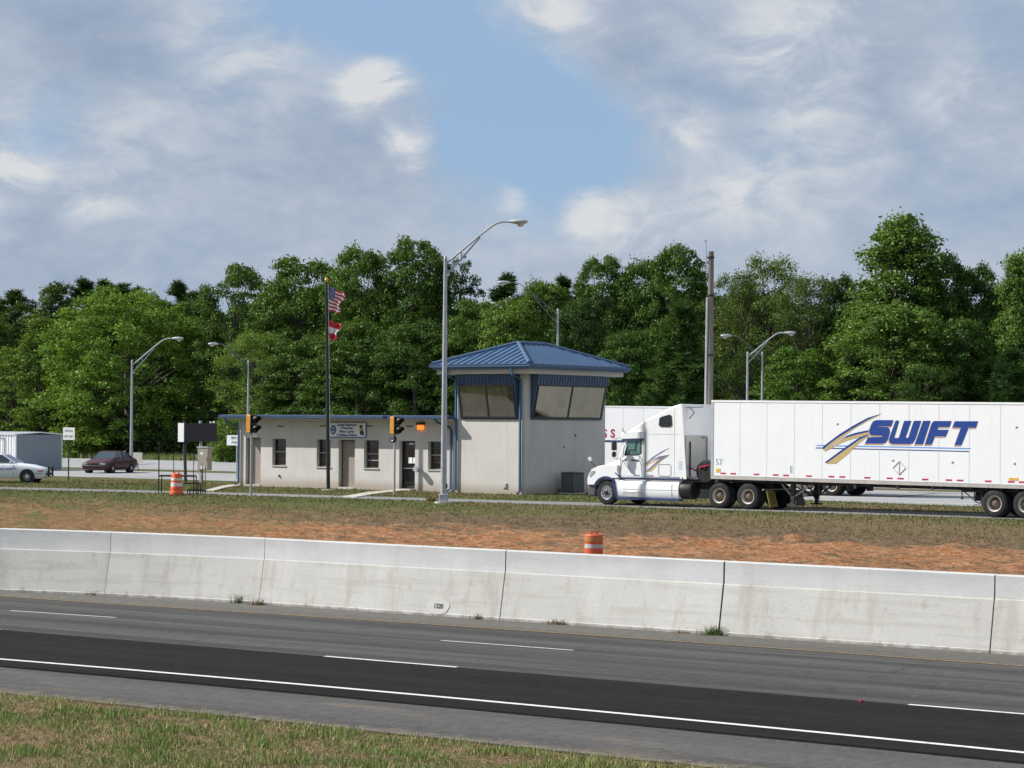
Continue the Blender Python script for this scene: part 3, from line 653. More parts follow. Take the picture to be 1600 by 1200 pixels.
# name board on the office wall
def lp(x, y, z): return Vector((BO[0], BO[1], 0)) + FD * x + FN * y + Vector((0, 0, z))
sg = thing('wall_sign', lp(-11.27, WY - .03, 2.92), FR, 'white board reading Georgia Department of Public Safety above the tan door', 'sign')
MB().box(-1.2, 1.2, -.03, .025, -.35, .35).build('board', M['signwhite'], sg, bevel=.008)
m = MB(); m.box(-1.22, 1.22, -.034, .02, -.375, -.352); m.box(-1.22, 1.22, -.034, .02, .352, .375); m.box(1.202, 1.225, -.034, .02, -.352, .352); m.box(-1.225, -1.202, -.034, .02, -.352, .352); m.build('border', M['inkblue'], sg, smooth=0)
for t_, z, s_ in (('Georgia Department', .245, .165), ('of Public Safety', .085, .145), ('Motor Carrier', -.085, .175), ('Compliance Division', -.255, .175)):
    text(t_, s_, 'lettering', M['inkblue'], sg, (-.02, -.036, z), bold=.006, sx=.92)
se = MB(); se.lathe([(0, -.040), (.20, -.039), (.20, -.032)], 'y', (-.93, 0, .0), 24); so = se.build('seal', M['inkblue'], sg, smooth=0); so.scale = (1, 1, 1.15)
rg = MB(); rg.lathe([(.125, -.044), (.14, -.044)], 'y', (-.93, 0, 0), 24)
for q in (-.06, 0, .06): rg.box(-.93 + q - .015, -.93 + q + .015, -.044, -.041, -.11, -.04)
rg.box(-1.0, -.86, -.044, -.041, .03, .06); rg.build('seal_mark', M['signwhite'], so, smooth=0)
ga = [(.80, .24), (1.0, .24), (1.01, .10), (1.07, -.05), (1.11, -.16), (1.09, -.24), (1.06, -.30), (1.02, -.25), (.84, -.22), (.83, -.05)]
gs = MB().flat(ga, -.036).build('state_outline', paint('dark_olive_ink', (.055, .05, .02), .6, .1, 5), sg, smooth=0)
MB().lathe([(0, -.041), (.075, -.040), (.08, -.038)], 'y', (.93, 0, .03), 14).build('state_emblem', M['amber'], gs, smooth=0)

# ------------------------------------------------------------------ air conditioner by the tower
pa = lp(.78, 2.3, 0)
ac = thing('air_conditioner', (pa.x, pa.y, 0), FR, 'dark grey louvred air conditioner unit on the ground beside the shaded tower wall', 'air conditioner')
MB().box(-.42, .42, -.1, .8, .0, .08).build('pad', M['walk'], ac)
MB().box(-.38, .38, -.05, .72, .08, .98).build('casing', M['black'], ac, bevel=.02)
gm = paint('louvre_grey', (.16, .17, .165), .5, .1, 5)
m = MB()
for i in range(9):
    x = -.36 + i * .09; m.box(x - .022, x + .022, -.075, -.053, .12, .95); y = -.02 + i * .088; m.box(.383, .405, y - .022, y + .022, .12, .95)
m.build('louvre', gm, ac, smooth=0)
MB().box(-.4, .4, -.08, .74, .983, 1.04).build('top_cover', gm, ac, bevel=.015)
MB().lathe([(0, 1.05), (.28, 1.05), (.3, 1.042)], 'z', (0, .33, 0), 20).build('fan_grille', M['black'], ac)
m = MB(); m.tube([(-.4, .3, .2), (-.8, .35, .16), (-1.9, .2, .16), (-2.1, .1, .25)], .05, 8); m.build('pipe', M['black'], ac)

# ------------------------------------------------------------------ street lamps
M['galvshade'] = paint('shaded_galvanised_steel', (.15, .165, .17), .6, .15, 3, metal=.2)  # darker copy of the steel: shade of the backlit arms put into the colour
def lamp(base, top_z, reach, sign, label, arm_rz=0.0, k=None, rp=.10, lean=0.0):
    ta = 1.0 if rp >= .1 else .55
    t = thing('street_lamp', base, arm_rz, label, 'street lamp', 'tall street lamps around the station yard')
    k = k or reach / 3.05; X = lambda a: sign * a * k
    p = MB(); p.tube([(lean * 0, 0, .02), (lean, 0, top_z)], [rp * 1.15, rp * .62], 12); p.lathe([(.0, .16), (.05, .12), (.075, .02), (.065, 0)], 'z', (lean, 0, top_z), 10); p.build('pole', M['galv'], t)
    b = MB(); b.box(-.17, .17, -.17, .17, .08, .40); b.build('base_cover', M['galv'], t, bevel=.03)
    MB().lathe([(0, .09), (.36, .085), (.38, -.1)], 'z', (0, 0, 0), 18).build('foundation', M['walk'], t)
    a = MB(); rz_ = top_z
    arm = [(.05, -.12), (.14, -.08), (1.35, .93), (1.8, 1.28), (2.0, 1.40), (2.2, 1.46), (2.56, 1.47)]
    a.tube([(lean + X(x), 0, rz_ + z * k) for x, z in arm], .042 * ta, 8)
    br = [(.05, -.60), (.65, .03), (1.36, .86)]; a.tube([(lean + X(x), 0, rz_ + z * k) for x, z in br], .036 * ta, 8)
    a.tube([(lean + X(.62), 0, rz_ + .32 * k), (lean + X(.64), 0, rz_ + .03 * k)], .028 * ta, 6)
    a.build('arm', M['galv'] if rp >= .1 else M['galvshade'], t)
    h = MB(); rings = []
    for x, w_, u_, d_ in ((2.5, .05, .05, .05), (2.62, .09, .08, .07), (2.78, .15, .10, .10), (2.95, .18, .10, .12), (3.12, .16, .09, .10), (3.24, .08, .05, .05)):
        xx = lean + sign * (2.5 * k + (x - 2.5)); cz = rz_ + 1.47 * k
        rings.append([(xx, w_ * math.cos(q), cz + (u_ if math.sin(q) > 0 else d_) * math.sin(q)) for q in np.linspace(0, 2 * math.pi, 12, endpoint=False)])
    h.loft(rings); hd = h.build('lamp_head', M['galv'], t, smooth=60)
    lx = lean + sign * (2.5 * k + .46); g_ = MB(); g_.lathe([(0, -.21), (.08, -.20), (.13, -.15), (.145, -.08)], 'z', (lx, 0, rz_ + 1.47 * k), 12); g_.build('lens', M['lampglass'], hd)
    return t
def lamp_px(ub, vb, Y, utop, vtop, utip, label, rp=.10):
    if vb: base = G(ub, vb); Y = base.y
    else: base = AT(ub, 700, Y)
    base = Vector((base.x, base.y, 0)); top = AT(utop, vtop, Y); tip = AT(utip, vtop, Y)
    sgn = 1 if utip > utop else -1
    return lamp(base, top.z, abs(tip.x - top.x), sgn, label, -R(6) * 1, None, rp)
ml = lamp_px(693, 787, 0, 694.5, 405, 816, 'tallest grey street lamp, standing in front of the tower at the lane edge', .115)
m = MB(); m.lathe([(.07, -.02), (.10, 0), (.07, .02)], 'x', (.13, 0, .72), 12); m.build('hand_hole', M['darksteel'], ml)
lamp_px(205, 736, 0, 206, 566, 284, 'grey street lamp with arm to the right, behind the red sedan')
lamp_px(387, None, 172, 387, 566, 328, 'slim street lamp rising behind the left end of the office roof, arm pointing left', .085)
lamp_px(870, None, 138, 870.5, 486, 778, 'street lamp rising behind the tower roof, arm pointing left over the trees', .085)
lamp_px(1167, None, 152, 1168, 553, 1237, 'street lamp behind the white trailer with a bright arm to the right')
lamp_px(1190, None, 156, 1190.5, 553, 1132, 'street lamp behind the white trailer whose arm points left into the trees', .085)

# ------------------------------------------------------------------ timber pole with antenna
pb = AT(1107, 700, 117); pt = AT(1108.5, 393, 117)
up = thing('utility_pole', (pb.x, pb.y, 0), 0, 'weathered timber pole behind the truck cab carrying a thin antenna mast', 'utility pole')
m = MB(); m.tube([(0, 0, -.1), (.05, 0, pt.z * .5), (.06, 0, pt.z)], [.19, .165, .135], 12); m.build('pole', M['wood'], up)
m = MB(); m.tube([(-.20, -.06, 0), (-.165, -.06, pt.z * .5), (-.13, -.06, pt.z - 2.3)], .055, 8); m.build('conduit', M['alu'], up)
m = MB(); m.tube([(-.14, -.05, pt.z - 1.3), (-.20, -.05, pt.z + .1), (-.23, -.05, pt.z + .62)], .022, 6); m.box(-.33, -.12, -.06, -.04, pt.z + .5, pt.z + .53); m.build('antenna_mast', M['galv'], up)
for z in (pt.z - .3, pt.z - 2.2, pt.z - 5.2): MB().lathe([(.15, -.05), (.19, -.04), (.19, .04), (.15, .05)], 'z', (.04, 0, z), 12).build('pole_band', M['black'], up)

# ------------------------------------------------------------------ flagpole and flags
fb = G(513, 766); ft = AT(510, 440, fb.y)
fp = thing('flagpole', (fb.x, fb.y, 0), 0, 'tall dark flagpole with gold ball in front of the office', 'flagpole'); lx = ft.x - fb.x
m = MB(); m.tube([(0, 0, 0), (lx, 0, ft.z - .05)], [.095, .055], 12); m.build('pole', M['black'], fp)
MB().lathe([(0, .13), (.07, .10), (.10, 0), (.07, -.08), (.03, -.12)], 'z', (lx, 0, ft.z + .08), 14).build('ball', paint('gilded_ball', (.72, .42, .12), .35, .1, 5, metal=.4), fp)
MB().lathe([(0, .06), (.3, .05), (.34, -.05)], 'z', (0, 0, 0), 16).build('foundation', M['walk'], fp)
m = MB(); m.tube([(.11 + lx * .1, -.02, 1.2), (lx + .09, -.02, ft.z - .1)], .012, 4); m.build('halyard', M['signwhite'], fp)
def flag(name, vtop, vbot, wid, label, matfn, rows, cols, mats, droop, taper):
    p = AT(512, vtop, fb.y); hgt = (p.z - AT(512, vbot, fb.y).z)
    me = MB()
    def pos(a, b):
        x = wid * a * (1 - taper * b ** .8 + .10 * math.sin(b * 9) * a); z = -hgt * b - droop * a * (1 - .75 * b) + .04 * math.sin(a * 9 + b * 4) * a
        y = .13 * math.sin(a * 10 + b * 3.5) * (.3 + a); return (x, y, z)
    for j in range(rows):
        for i in range(cols): me.add([pos(i / cols, j / rows), pos((i + 1) / cols, j / rows), pos((i + 1) / cols, (j + 1) / rows), pos(i / cols, (j + 1) / rows)], [(0, 1, 2, 3)], matfn(i / cols, j / rows, i, j))
    o = me.build(name, mats, smooth=180, fix=False); o.location = (p.x + .06, fb.y, p.z); tag(o, label, 'flag'); return o, pos
cr_, cw_, cb_ = paint('flag_red', (.55, .03, .06), .8, .05, 3), paint('flag_white', (.80, .80, .80), .8, .03, 3), paint('flag_blue', (.04, .06, .22), .8, .05, 3)
fo, pos = flag('national_flag', 446, 486, .78, 'upper flag with red and white stripes and starred blue canton', lambda a, b, i, j: 2 if (a < .36 and b < 7 / 13 - .01) else (0 if (j // 2) % 2 == 0 else 1), 26, 14, [cr_, cw_, cb_], .42, .42)
m = MB()
for a in (.05, .12, .19, .26, .32):
    for b in (.05, .13, .21, .29, .37, .45):
        q = Vector(pos(a + (.03 if int(b * 100) % 2 else 0), b)); m.add([q + Vector((-.02, -.012, 0)), q + Vector((0, -.012, -.02)), q + Vector((.02, -.012, 0)), q + Vector((0, -.012, .02))], [(0, 1, 2, 3)])
m.build('stars', cw_, fo, smooth=0)
flag('state_flag', 500, 529.5, .60, 'lower red and white striped flag on the pole', lambda a, b, i, j: 1 if 1 / 3 - .01 < b < 2 / 3 - .01 else 0, 18, 12, [cr_, cw_], .22, .45)

# ------------------------------------------------------------------ truck signals
def signal(u, v, vh0, vh1, label, round_):
    b = G(u, v); Y = b.y; zt_ = AT(u, vh0, Y).z; zb_ = AT(u, vh1, Y).z
    t = thing('signal_light', (b.x, b.y, 0), FR, label, 'signal light', 'two lamp signals beside the scale lane')
    m = MB(); m.tube([(0, 0, -.05), (0, 0, zb_ + .02)], .052, 10); m.build('post', M['galv'], t)
    m = MB(); m.box(-.14, .12, -.19, .19, zb_, zt_); m.build('housing', M['yellow'], t, bevel=.03)
    m = MB(); hh = (zt_ - zb_) / 2
    for i in range(2): m.lathe([(0, -.20), (.10, -.19), (.15, -.15), (.16, -.14)], 'x', (0, 0, zb_ + hh * (i + .5)), 14)
    m.build('back_cover', M['yellow'], t)
    MB().box(.122, .14, -.20, .20, zb_ + .005, zt_ - .005).build('face_plate', M['black'], t)
    for i in range(2):
        cz = zb_ + hh * (i + .5); vz = MB(); rings = []
        for x, dz in ((.13, 0), (.46, 0)):
            rings.append([(x - (.14 if math.sin(q) < -.3 and x > .3 else 0), .155 * math.cos(q), cz + .155 * math.sin(q)) for q in np.linspace(0, 2 * math.pi, 18, endpoint=False)])
        vz.loft(rings, cap=False); vo = vz.build('visor', M['black'], t)
        so_ = vo.modifiers.new('thick', 'SOLIDIFY'); so_.thickness = .012
        MB().lathe([(0, .17), (.09, .165), (.14, .145)], 'x', (0, 0, cz), 14).build('lens', M['red'] if i else paint('green_lens', (.02, .10, .05), .2, .1, 4), t)
    if round_:
        z = AT(u, 686, Y).z; m = MB(); m.lathe([(0, -.10), (.07, -.10), (.09, -.12), (.15, -.10), (.16, .02), (.10, .06)], 'y', (0, -.06, z), 18); m.build('loudspeaker', M['black'], t)
        MB().lathe([(.055, -.105), (.085, -.125)], 'y', (0, -.06, z), 18).build('speaker_ring', M['galv'], t)
signal(392, 776, 648, 676.5, 'yellow two lamp signal in front of the leftmost office door', False)
signal(616, 773, 651, 678.5, 'yellow two lamp signal with round loudspeaker, left of the glass door', True)
# ------------------------------------------------------------------ wheels
def tyre_mb(x, y, z, r, wd, out=-1, seg=30):
    """tyre whose outer face is at y, turning about the y axis; out = side that faces outward"""
    i = -out; m = MB()
    pr = [(r * .56, .03), (r * .60, .0), (r * .80, -.004), (r * .93, .02), (r * .985, .045), (r, .07), (r, wd - .07), (r * .985, wd - .045), (r * .93, wd - .02), (r * .7, wd), (r * .56, wd - .02)]
    m.lathe([(a, y + i * h) for a, h in pr], 'y', (x, 0, z), seg)
    for k in range(4):
        h = .085 + (wd - .17) * k / 3; m.lathe([(r + .0015, y + i * (h - .006)), (r + .003, y + i * h), (r + .0015, y + i * (h + .006))], 'y', (x, 0, z), seg)
    return m
def wheel(par, x, y, r=.51, wd=.27, out=-1, kind='steer', z=None):
    z = r if z is None else z; i = -out
    t = tyre_mb(x, y, z, r, wd, out).build('wheel', M['rubber'], par, smooth=50)
    if kind == 'steer':
        m = MB(); m.lathe([(.295, y + i * .03), (.285, y + i * .005), (.25, y + i * .02), (.18, y + i * .03), (.11, y + i * .0)], 'y', (x, 0, z), 26); m.build('rim', M['chrome'], t)
        m = MB(); m.lathe([(.11, y + i * .0), (.10, y - i * .03), (.06, y - i * .05), (0, y - i * .05)], 'y', (x, 0, z), 18)
        for k in range(10):
            a = 2 * math.pi * k / 10; m.lathe([(.024, y + i * .02), (.024, y - i * .004), (0, y - i * .006)], 'y', (x + .15 * math.cos(a), 0, z + .15 * math.sin(a)), 7)
            a += .31; m.lathe([(.026, y + i * .012), (0, y + i * .011)], 'y', (x + .225 * math.cos(a), 0, z + .225 * math.sin(a)), 8)
        m.build('hub', M['black'], t)
    elif kind == 'drive':
        m = MB(); m.lathe([(.295, y + i * .03), (.29, y), (.265, y + i * .02), (.245, y + i * .14), (.235, y + i * .15)], 'y', (x, 0, z), 26); m.build('rim', M['rimwhite'], t)
        m = MB(); m.lathe([(.238, y + i * .148), (.17, y + i * .155), (.13, y + i * .12), (.10, y + i * .03), (.05, y + i * .01), (0, y + i * .01)], 'y', (x, 0, z), 20)
        for k in range(10): a = 2 * math.pi * k / 10; m.lathe([(.02, y + i * .15), (.02, y + i * .11), (0, y + i * .11)], 'y', (x + .155 * math.cos(a), 0, z + .155 * math.sin(a)), 6)
        m.build('hub', M['rust'], t)
    elif kind == 'car':
        m = MB(); m.lathe([(.215, y + i * .02), (.205, y + i * .0), (.16, y + i * .02), (.07, y - i * .0), (0, y - i * .005)], 'y', (x, 0, z), 22); m.build('rim', M['alu'], t)
        m = MB()
        for k in range(8): a = 2 * math.pi * k / 8; m.lathe([(.024, y + i * .004), (0, y + i * .003)], 'y', (x + .14 * math.cos(a), 0, z + .14 * math.sin(a)), 8)
        m.build('rim_hole', M['black'], t)
    return t
def duals(par, x, w=2.6, r=.505):
    wheel(par, x, .03, r, .27, -1, 'drive'); tyre_mb(x, .34, r, r, .27, -1).build('wheel', M['rubber'], par, smooth=50)
    wheel(par, x, w - .03, r, .27, 1, 'drive'); tyre_mb(x, w - .34, r, r, .27, 1).build('wheel', M['rubber'], par, smooth=50)
    MB().lathe([(.11, .5), (.11, w - .5)], 'y', (x, 0, r), 10).build('axle', M['darksteel'], par)

# ------------------------------------------------------------------ semi trailers (nose at x = 0, x runs to the rear)
def shear(o, f):
    me = o.data; co = np.empty(len(me.vertices) * 3); me.vertices.foreach_get('co', co); co = co.reshape(-1, 3)
    co[:, 2] += f(co[:, 0]); me.vertices.foreach_set('co', co.ravel()); me.update()
nose = lambda x: .10 - .0074 * x
def semi_trailer(loc, label, logo):
    t = thing('semi_trailer', loc, FR, label, 'trailer', 'white box trailers in the yard')
    L, Wd = 16.15, 2.6
    m = MB(); m.box(0, L, 0, Wd, 1.20, 4.05)
    body = m.build('cargo_box', M['trailer'], t, smooth=0); shear(body, nose)
    m = MB()
    for k in range(14):
        x = .07 + k * 1.2225 if k else .05
        m.box(x, x + .03, -.004, -.0005, 1.22, 4.03)
    o = m.build('side_seams', paint('seam_grey', (.70, .71, .73), .5, .05, 2), body, smooth=0); shear(o, nose)
    m = MB(); m.box(-.01, L + .01, -.012, Wd + .012, 4.052, 4.135); m.box(-.006, L, -.016, -.0125, 4.06, 4.075); o = m.build('top_rail', M['white'], t, smooth=0); shear(o, nose)
    m = MB(); m.box(-.01, L, -.010, Wd + .01, 1.06, 1.198); o = m.build('bottom_rail', paint('dusty_rail', (.50, .46, .43), .5, .12, 2, metal=.2), t, smooth=0); shear(o, nose)
    m = MB()
    for k in range(22): m.box(.3 + k * .72, .3 + k * .72 + .05, -.014, -.0105, 1.075, 1.185)
    m.box(0, L, -.013, -.0105, 1.186, 1.197); o = m.build('rail_rivets', M['alu'], t, smooth=0); shear(o, nose)
    m = MB(); m.box(-.012, .10, -.014, .15, 1.205, 4.05); o = m.build('nose_corner', M['alu'], t, smooth=0); shear(o, nose)
    m = MB(); m.box(.05, L - .1, .35, .47, .93, 1.058); m.box(.05, L - .1, Wd - .47, Wd - .35, .93, 1.058)
    for k in range(26): m.box(.3 + k * .6, .38 + k * .6, .05, Wd - .05, .98, 1.057)
    m.box(.2, 2.4, .1, 2.5, .99, 1.056); o = m.build('floor_frame', M['darksteel'], t, smooth=0); shear(o, lambda x: nose(x) * 1.0)
    # landing gear
    for y in (.42, Wd - .42):
        g = MB(); g.box(3.40, 3.56, y - .08, y + .08, .42, 1.0); g.box(3.42, 3.54, y - .06, y + .06, .26, .42); g.box(3.28, 3.68, y - .14, y + .14, .20, .26)
        lg = g.build('landing_leg', M['darksteel'], t, smooth=0)
        b = MB(); b.tube([(3.48, y, .50), (4.25, y, 1.02)], .03, 6); b.tube([(3.48, y, .50), (2.95, y, 1.02)], .03, 6); b.build('leg_brace', M['alu'] if y < 1 else M['darksteel'], lg)
    m = MB(); m.tube([(3.48, .42, .55), (3.48, Wd - .42, .55)], .03, 6); m.tube([(3.48, .42, .98), (3.48, Wd - .42, .45)], .025, 6); m.build('cross_brace', M['darksteel'], t)
    # rear bogie
    for x in (12.08, 13.30): duals(t, x)
    m = MB(); m.box(11.3, 14.3, .62, .74, .66, .92); m.box(11.3, 14.3, Wd - .74, Wd - .62, .66, .92); m.box(10.65, 14.6, .40, .52, .90, .985)
    m.tube([(10.72, .2, 1.0), (10.72, .2, .66)], .022, 6); m.tube([(10.72, .2, .98), (11.28, .2, .55)], .022, 6); m.tube([(10.72, .2, .92), (11.5, .2, .92)], .02, 6); m.box(10.69, 10.75, .16, .24, .62, .70)
    m.box(11.48, 11.54, .2, .26, .40, .98); m.build('bogie_frame', M['darksteel'], t, smooth=0)
    m = MB(); m.tube([(11.2, .3, 1.0), (11.15, .3, .75), (11.22, .3, .55), (11.38, .3, .48), (11.45, .3, .56), (11.36, .3, .75), (11.42, .3, .95)], .02, 6); m.tube([(11.55, .3, .8), (11.35, .3, .42), (11.2, .3, .45)], .018, 6); m.build('air_hose', M['black'], t)
    m = MB(); m.lathe([(0, 10.75), (.18, 10.77), (.18, 11.6), (0, 11.62)], 'x', (0, 1.3, .72), 14); m.build('air_tank', M['darksteel'], t)
    for y in (.05, Wd - .67): MB().box(14.1, 14.13, y, y + .6, .22, .95).build('mudflap', M['rubber'], t, smooth=0)
    m = MB(); m.box(L - .12, L - .02, .2, Wd - .2, .5, .62); m.box(L - .12, L - .04, .55, .65, .62, 1.06); m.box(L - .12, L - .04, Wd - .65, Wd - .55, .62, 1.06); m.build('rear_guard', M['darksteel'], t, smooth=0)
    m = MB(); m.box(L + .005, L + .03, .1, 1.29, 1.25, 4.0); m.box(L + .005, L + .03, 1.31, Wd - .1, 1.25, 4.0); o = m.build('rear_door', M['trailer'], t, smooth=0); shear(o, nose)
    return t, body
TO = (3.78, 94.29)                                  # front wheel contact point of the tractor
XN = 5.09                                           # trailer nose behind it
tl = Vector((TO[0], TO[1], 0)) + FD * XN
trl, tbody = semi_trailer(tl, 'long white box trailer with big blue lettering and gold swoosh, coupled behind the white truck', True)
def dec(poly_px, ox, oy, sc_, name, mat, layer, par=None, dx=0, dy=0):
    """flat decal on the near side of the trailer"""
    P = [PH(ox + (x + dx) / sc_, oy + (y + dy) / sc_, TO) for x, y in poly_px]
    m = MB().flat([(x - XN, z) for x, z in P], -.004 - .0015 * layer); return m.build(name, mat, par or tbody, smooth=0, fix=False)
Sx = [(748, 122), (596, 122), (570, 132), (552, 158), (532, 218), (536, 246), (552, 258), (652, 261), (646, 274), (522, 275), (496, 332), (650, 332), (682, 320), (696, 298), (716, 232), (714, 202), (700, 184), (610, 181), (618, 178), (729, 178)]
Wx = [(770, 124), (800, 128), (757, 272), (764, 282), (794, 282), (801, 273), (846, 128), (908, 128), (858, 272), (866, 282), (884, 277), (932, 128), (996, 128), (944, 290), (925, 322), (896, 336), (738, 334), (714, 322), (709, 290)]
Ix = [(1015, 128), (1080, 128), (1012, 338), (940, 338)]
Fx = [(1092, 148), (1112, 130), (1268, 130), (1248, 183), (1150, 184), (1141, 208), (1241, 208), (1216, 268), (1118, 268), (1090, 340), (1030, 340)]
Tx = [(1297, 132), (1504, 132), (1485, 190), (1418, 190), (1355, 346), (1295, 346), (1352, 190), (1276, 187)]
LG = (1265, 635, 1600 / 280)
dec([(65, 343), (1437, 372), (1434, 382), (60, 352)], *LG, 'stripe', M['logolight'], 0); dec([(56, 366), (1428, 398), (1424, 407), (52, 375)], *LG, 'stripe', M['logoblue'], 0)
for p in ([(640, 70), (520, 130), (405, 195), (280, 285), (200, 345), (138, 404), (118, 374), (170, 325), (270, 250), (400, 170), (520, 105)], [(528, 222), (420, 250), (286, 288), (138, 404), (262, 336), (350, 301), (440, 276), (530, 258)], [(530, 250), (440, 296), (290, 398), (140, 500), (152, 513), (236, 512), (350, 420), (440, 330), (500, 286), (540, 262)]):
    dec(p, *LG, 'swoosh', M['logogold'], 1)
for p in ([(648, 62), (520, 101), (400, 165), (270, 245), (170, 320), (116, 364), (122, 386), (176, 336), (277, 264), (406, 186), (525, 117)], [(528, 211), (420, 233), (335, 260), (288, 290), (420, 252), (528, 227)], [(530, 246), (440, 280), (330, 356), (134, 500), (156, 503), (342, 371), (446, 297), (515, 264)]):
    dec(p, *LG, 'swoosh_edge', M['logoblue'], 2)
for p in (Sx, Wx, Ix, Fx, Tx):
    a = dec(p, *LG, 'letter_shadow', M['logoshade'], 3, dx=-7, dy=11); dec(p, *LG, 'letter', M['logoblue'], 5)
for u, v in [(1130, 739.5), (1145.5, 740), (1182, 741), (1212, 742), (1228, 742.7), (1264, 743.8), (1299, 744.6), (1316, 745), (1355, 746.4), (1390, 747.2), (1407, 747.7), (1445.5, 749), (1482.5, 750), (1500, 750.5), (1544, 751.8), (1580, 752.7), (1597, 753.2), (1625, 754), (1660, 755), (1690, 756)]:
    x, z = PH(u, v, TO); MB().box(x - XN - .125, x - XN + .125, -.008, -.0005, z - .028, z + .028).build('reflector', M['red'], trl, smooth=0)
x, z = PH(1124, 722, TO); text("53'", .33, 'length_mark', M['logoblue'] if 0 else paint('grey_blue_ink', (.22, .26, .36), .5, .05, 4), trl, (x - XN, -.006, z), bold=-.002, sx=.9)
def sticker(u, v, wd, hh, mat, name='sticker'):
    x, z = PH(u, v, TO); return MB().box(x - XN - wd / 2, x - XN + wd / 2, -.007, -.0005, z - hh / 2, z + hh / 2).build(name, mat, trl, smooth=0)
sticker(1122.5, 735, .20, .15, M['amber']); sticker(1580, 748.6, .19, .09, M['amber']); sticker(1587.5, 748.9, .19, .09, M['amber'])
sticker(1236, 733, .14, .30, M['signwhite'], 'plate'); sticker(1235.8, 733, .04, .26, paint('grey_print', (.25, .27, .32), .5, .1, 4), 'plate_print').location.y = -.006
# small dents, brackets and the folded placard holder on the side
m = MB()
for u, v in [(1395, 719), (1488, 722), (1308, 662), (1588, 667), (1585, 724)]:
    x, z = PH(u, v, TO); m.lathe([(.05, -.004), (.04, -.02), (.02, -.026), (0, -.026)], 'y', (x - XN, 0, z), 10)
m.build('side_bracket', M['alu'], trl)
m = MB(); x, z = PH(1405, 731, TO); x -= XN
for a in range(4):
    c, s_ = math.cos(a * math.pi / 2), math.sin(a * math.pi / 2); m.tube([(x + .26 * c, -.01, z + .26 * s_), (x + .26 * -s_, -.01, z + .26 * c)], .012, 4)
m.box(x - .015, x + .015, -.014, -.002, z - .24, z + .24); m.build('placard_holder', M['alu'], trl)
for u, v in ((1336, 761), (1403, 761), (1457.5, 762)):
    x, z = PH(u, v, TO, .05); MB().box(x - XN - .06, x - XN + .06, .03, .1, z - .07, z + .10).build('marker_lamp', M['darksteel'], trl, bevel=.02)
# second trailer behind the tower
r_ = PH(1328, 760, (0, 0), 95.6)
t2l = FD * (r_[0] - 14.3) + FN * 95.6; t2, b2 = semi_trailer(t2l, 'white box trailer with red letters, parked behind the truck cab and tower', False)
def on2(u, v): x, z = PH(u, v, (t2l.x, t2l.y)); return x, z
x, z = on2(957.5, 678); text('S', .58, 'letter', M['redletter'], t2, (x, -.006, z), bold=.02, sx=1.05)
x2, z2 = on2(945, 678); text('S', .58, 'letter', M['redletter'], t2, (x2, -.006, z), bold=.02, sx=1.05)
xa, za = on2(930, 689); xb, zb = on2(988, 689.3); MB().box(xa, xb, -.008, -.0005, za - .05, za + .05).build('stripe', M['navy'], t2, smooth=0)

# ------------------------------------------------------------------ the tractor
tr = thing('truck_tractor', (TO[0], TO[1], 0), FR, 'white sleeper cab truck with polished front wheels facing left on the lane', 'truck')
CY = 1.3
def hring(x, zt_, hw2, zb_):
    half = [(hw2, zb_), (hw2, zt_ - .28), (hw2 - .05, zt_ - .14), (hw2 - .2, zt_ - .05), (hw2 * .4, zt_)]
    return [(x, CY - y, z) for y, z in half] + [(x, CY + y, z) for y, z in half[::-1]]
m = MB(); m.loft([hring(-.90, 1.20, .60, .86), hring(-.82, 1.40, .74, .86), hring(-.62, 1.58, .86, .9), hring(-.3, 1.71, .95, 1.0), (hring(.1, 1.81, 1.0, 1.05)), hring(.56, 1.94, 1.06, 1.1)])
hood = m.build('hood', M['white'], tr, smooth=60)
def fender(y0, y1, ys):
    arch = [(.62 * math.cos(a), .50 + .62 * math.sin(a)) for a in np.linspace(R(62), R(152), 12)]
    poly = [(.62, 1.10), (.33, 1.09)] + arch[0:] + [(-.62, .80), (-.93, .80), (-.93, 1.05), (-.84, 1.28), (-.66, 1.46), (-.4, 1.56), (0, 1.63), (.4, 1.64), (.62, 1.62)]
    o = MB().prism(poly, y0, y1, 'xz').build('fender', M['white'], tr, bevel=.07, smooth=60)
    outer = [(.665 * math.cos(a), .50 + .665 * math.sin(a)) for a in np.linspace(R(55), R(155), 16)]; inner = [(.585 * math.cos(a), .50 + .585 * math.sin(a)) for a in np.linspace(R(155), R(55), 16)]
    MB().prism(outer + inner, ys, ys + .05, 'xz').build('fender_trim', M['navy'], o, smooth=0)
    MB().prism([(.36, 1.06), (.31, 1.02), (.52, .26), (.58, .26)], ys, ys + .06, 'xz').build('fender_trim', M['navy'], o, smooth=0)
    return o
fn_ = fender(.06, .62, .035); fender(1.98, 2.54, 2.515)
MB().box(-.5, .45, .64, 1.96, .5, 1.1).build('engine_bay', M['black'], tr, smooth=0)
m = MB(); m.box(-.98, -.56, .14, 2.46, .32, .84); bp = m.build('bumper', paint('grey_bumper', (.085, .088, .095), .5, .1, 4), tr, bevel=.08, smooth=60)
MB().box(-.96, -.55, .12, 2.48, .845, .885).build('bumper_trim', M['navy'], bp, smooth=0)
MB().box(-1.02, -.97, .18, .32, .62, .72).build('tow_light', M['red'], bp, bevel=.02)
MB().prism([(-.905, .9), (-.905, 1.16), (-.85, 1.36), (-.84, .9)], .85, 1.75, 'xz').build('grille', M['chrome'], hood, smooth=0)
MB().prism([(-.80, 1.10), (-.84, 1.22), (-.70, 1.40), (-.52, 1.36), (-.58, 1.26)], .045, .12, 'xz').build('headlight', M['lens'], fn_, bevel=.015)
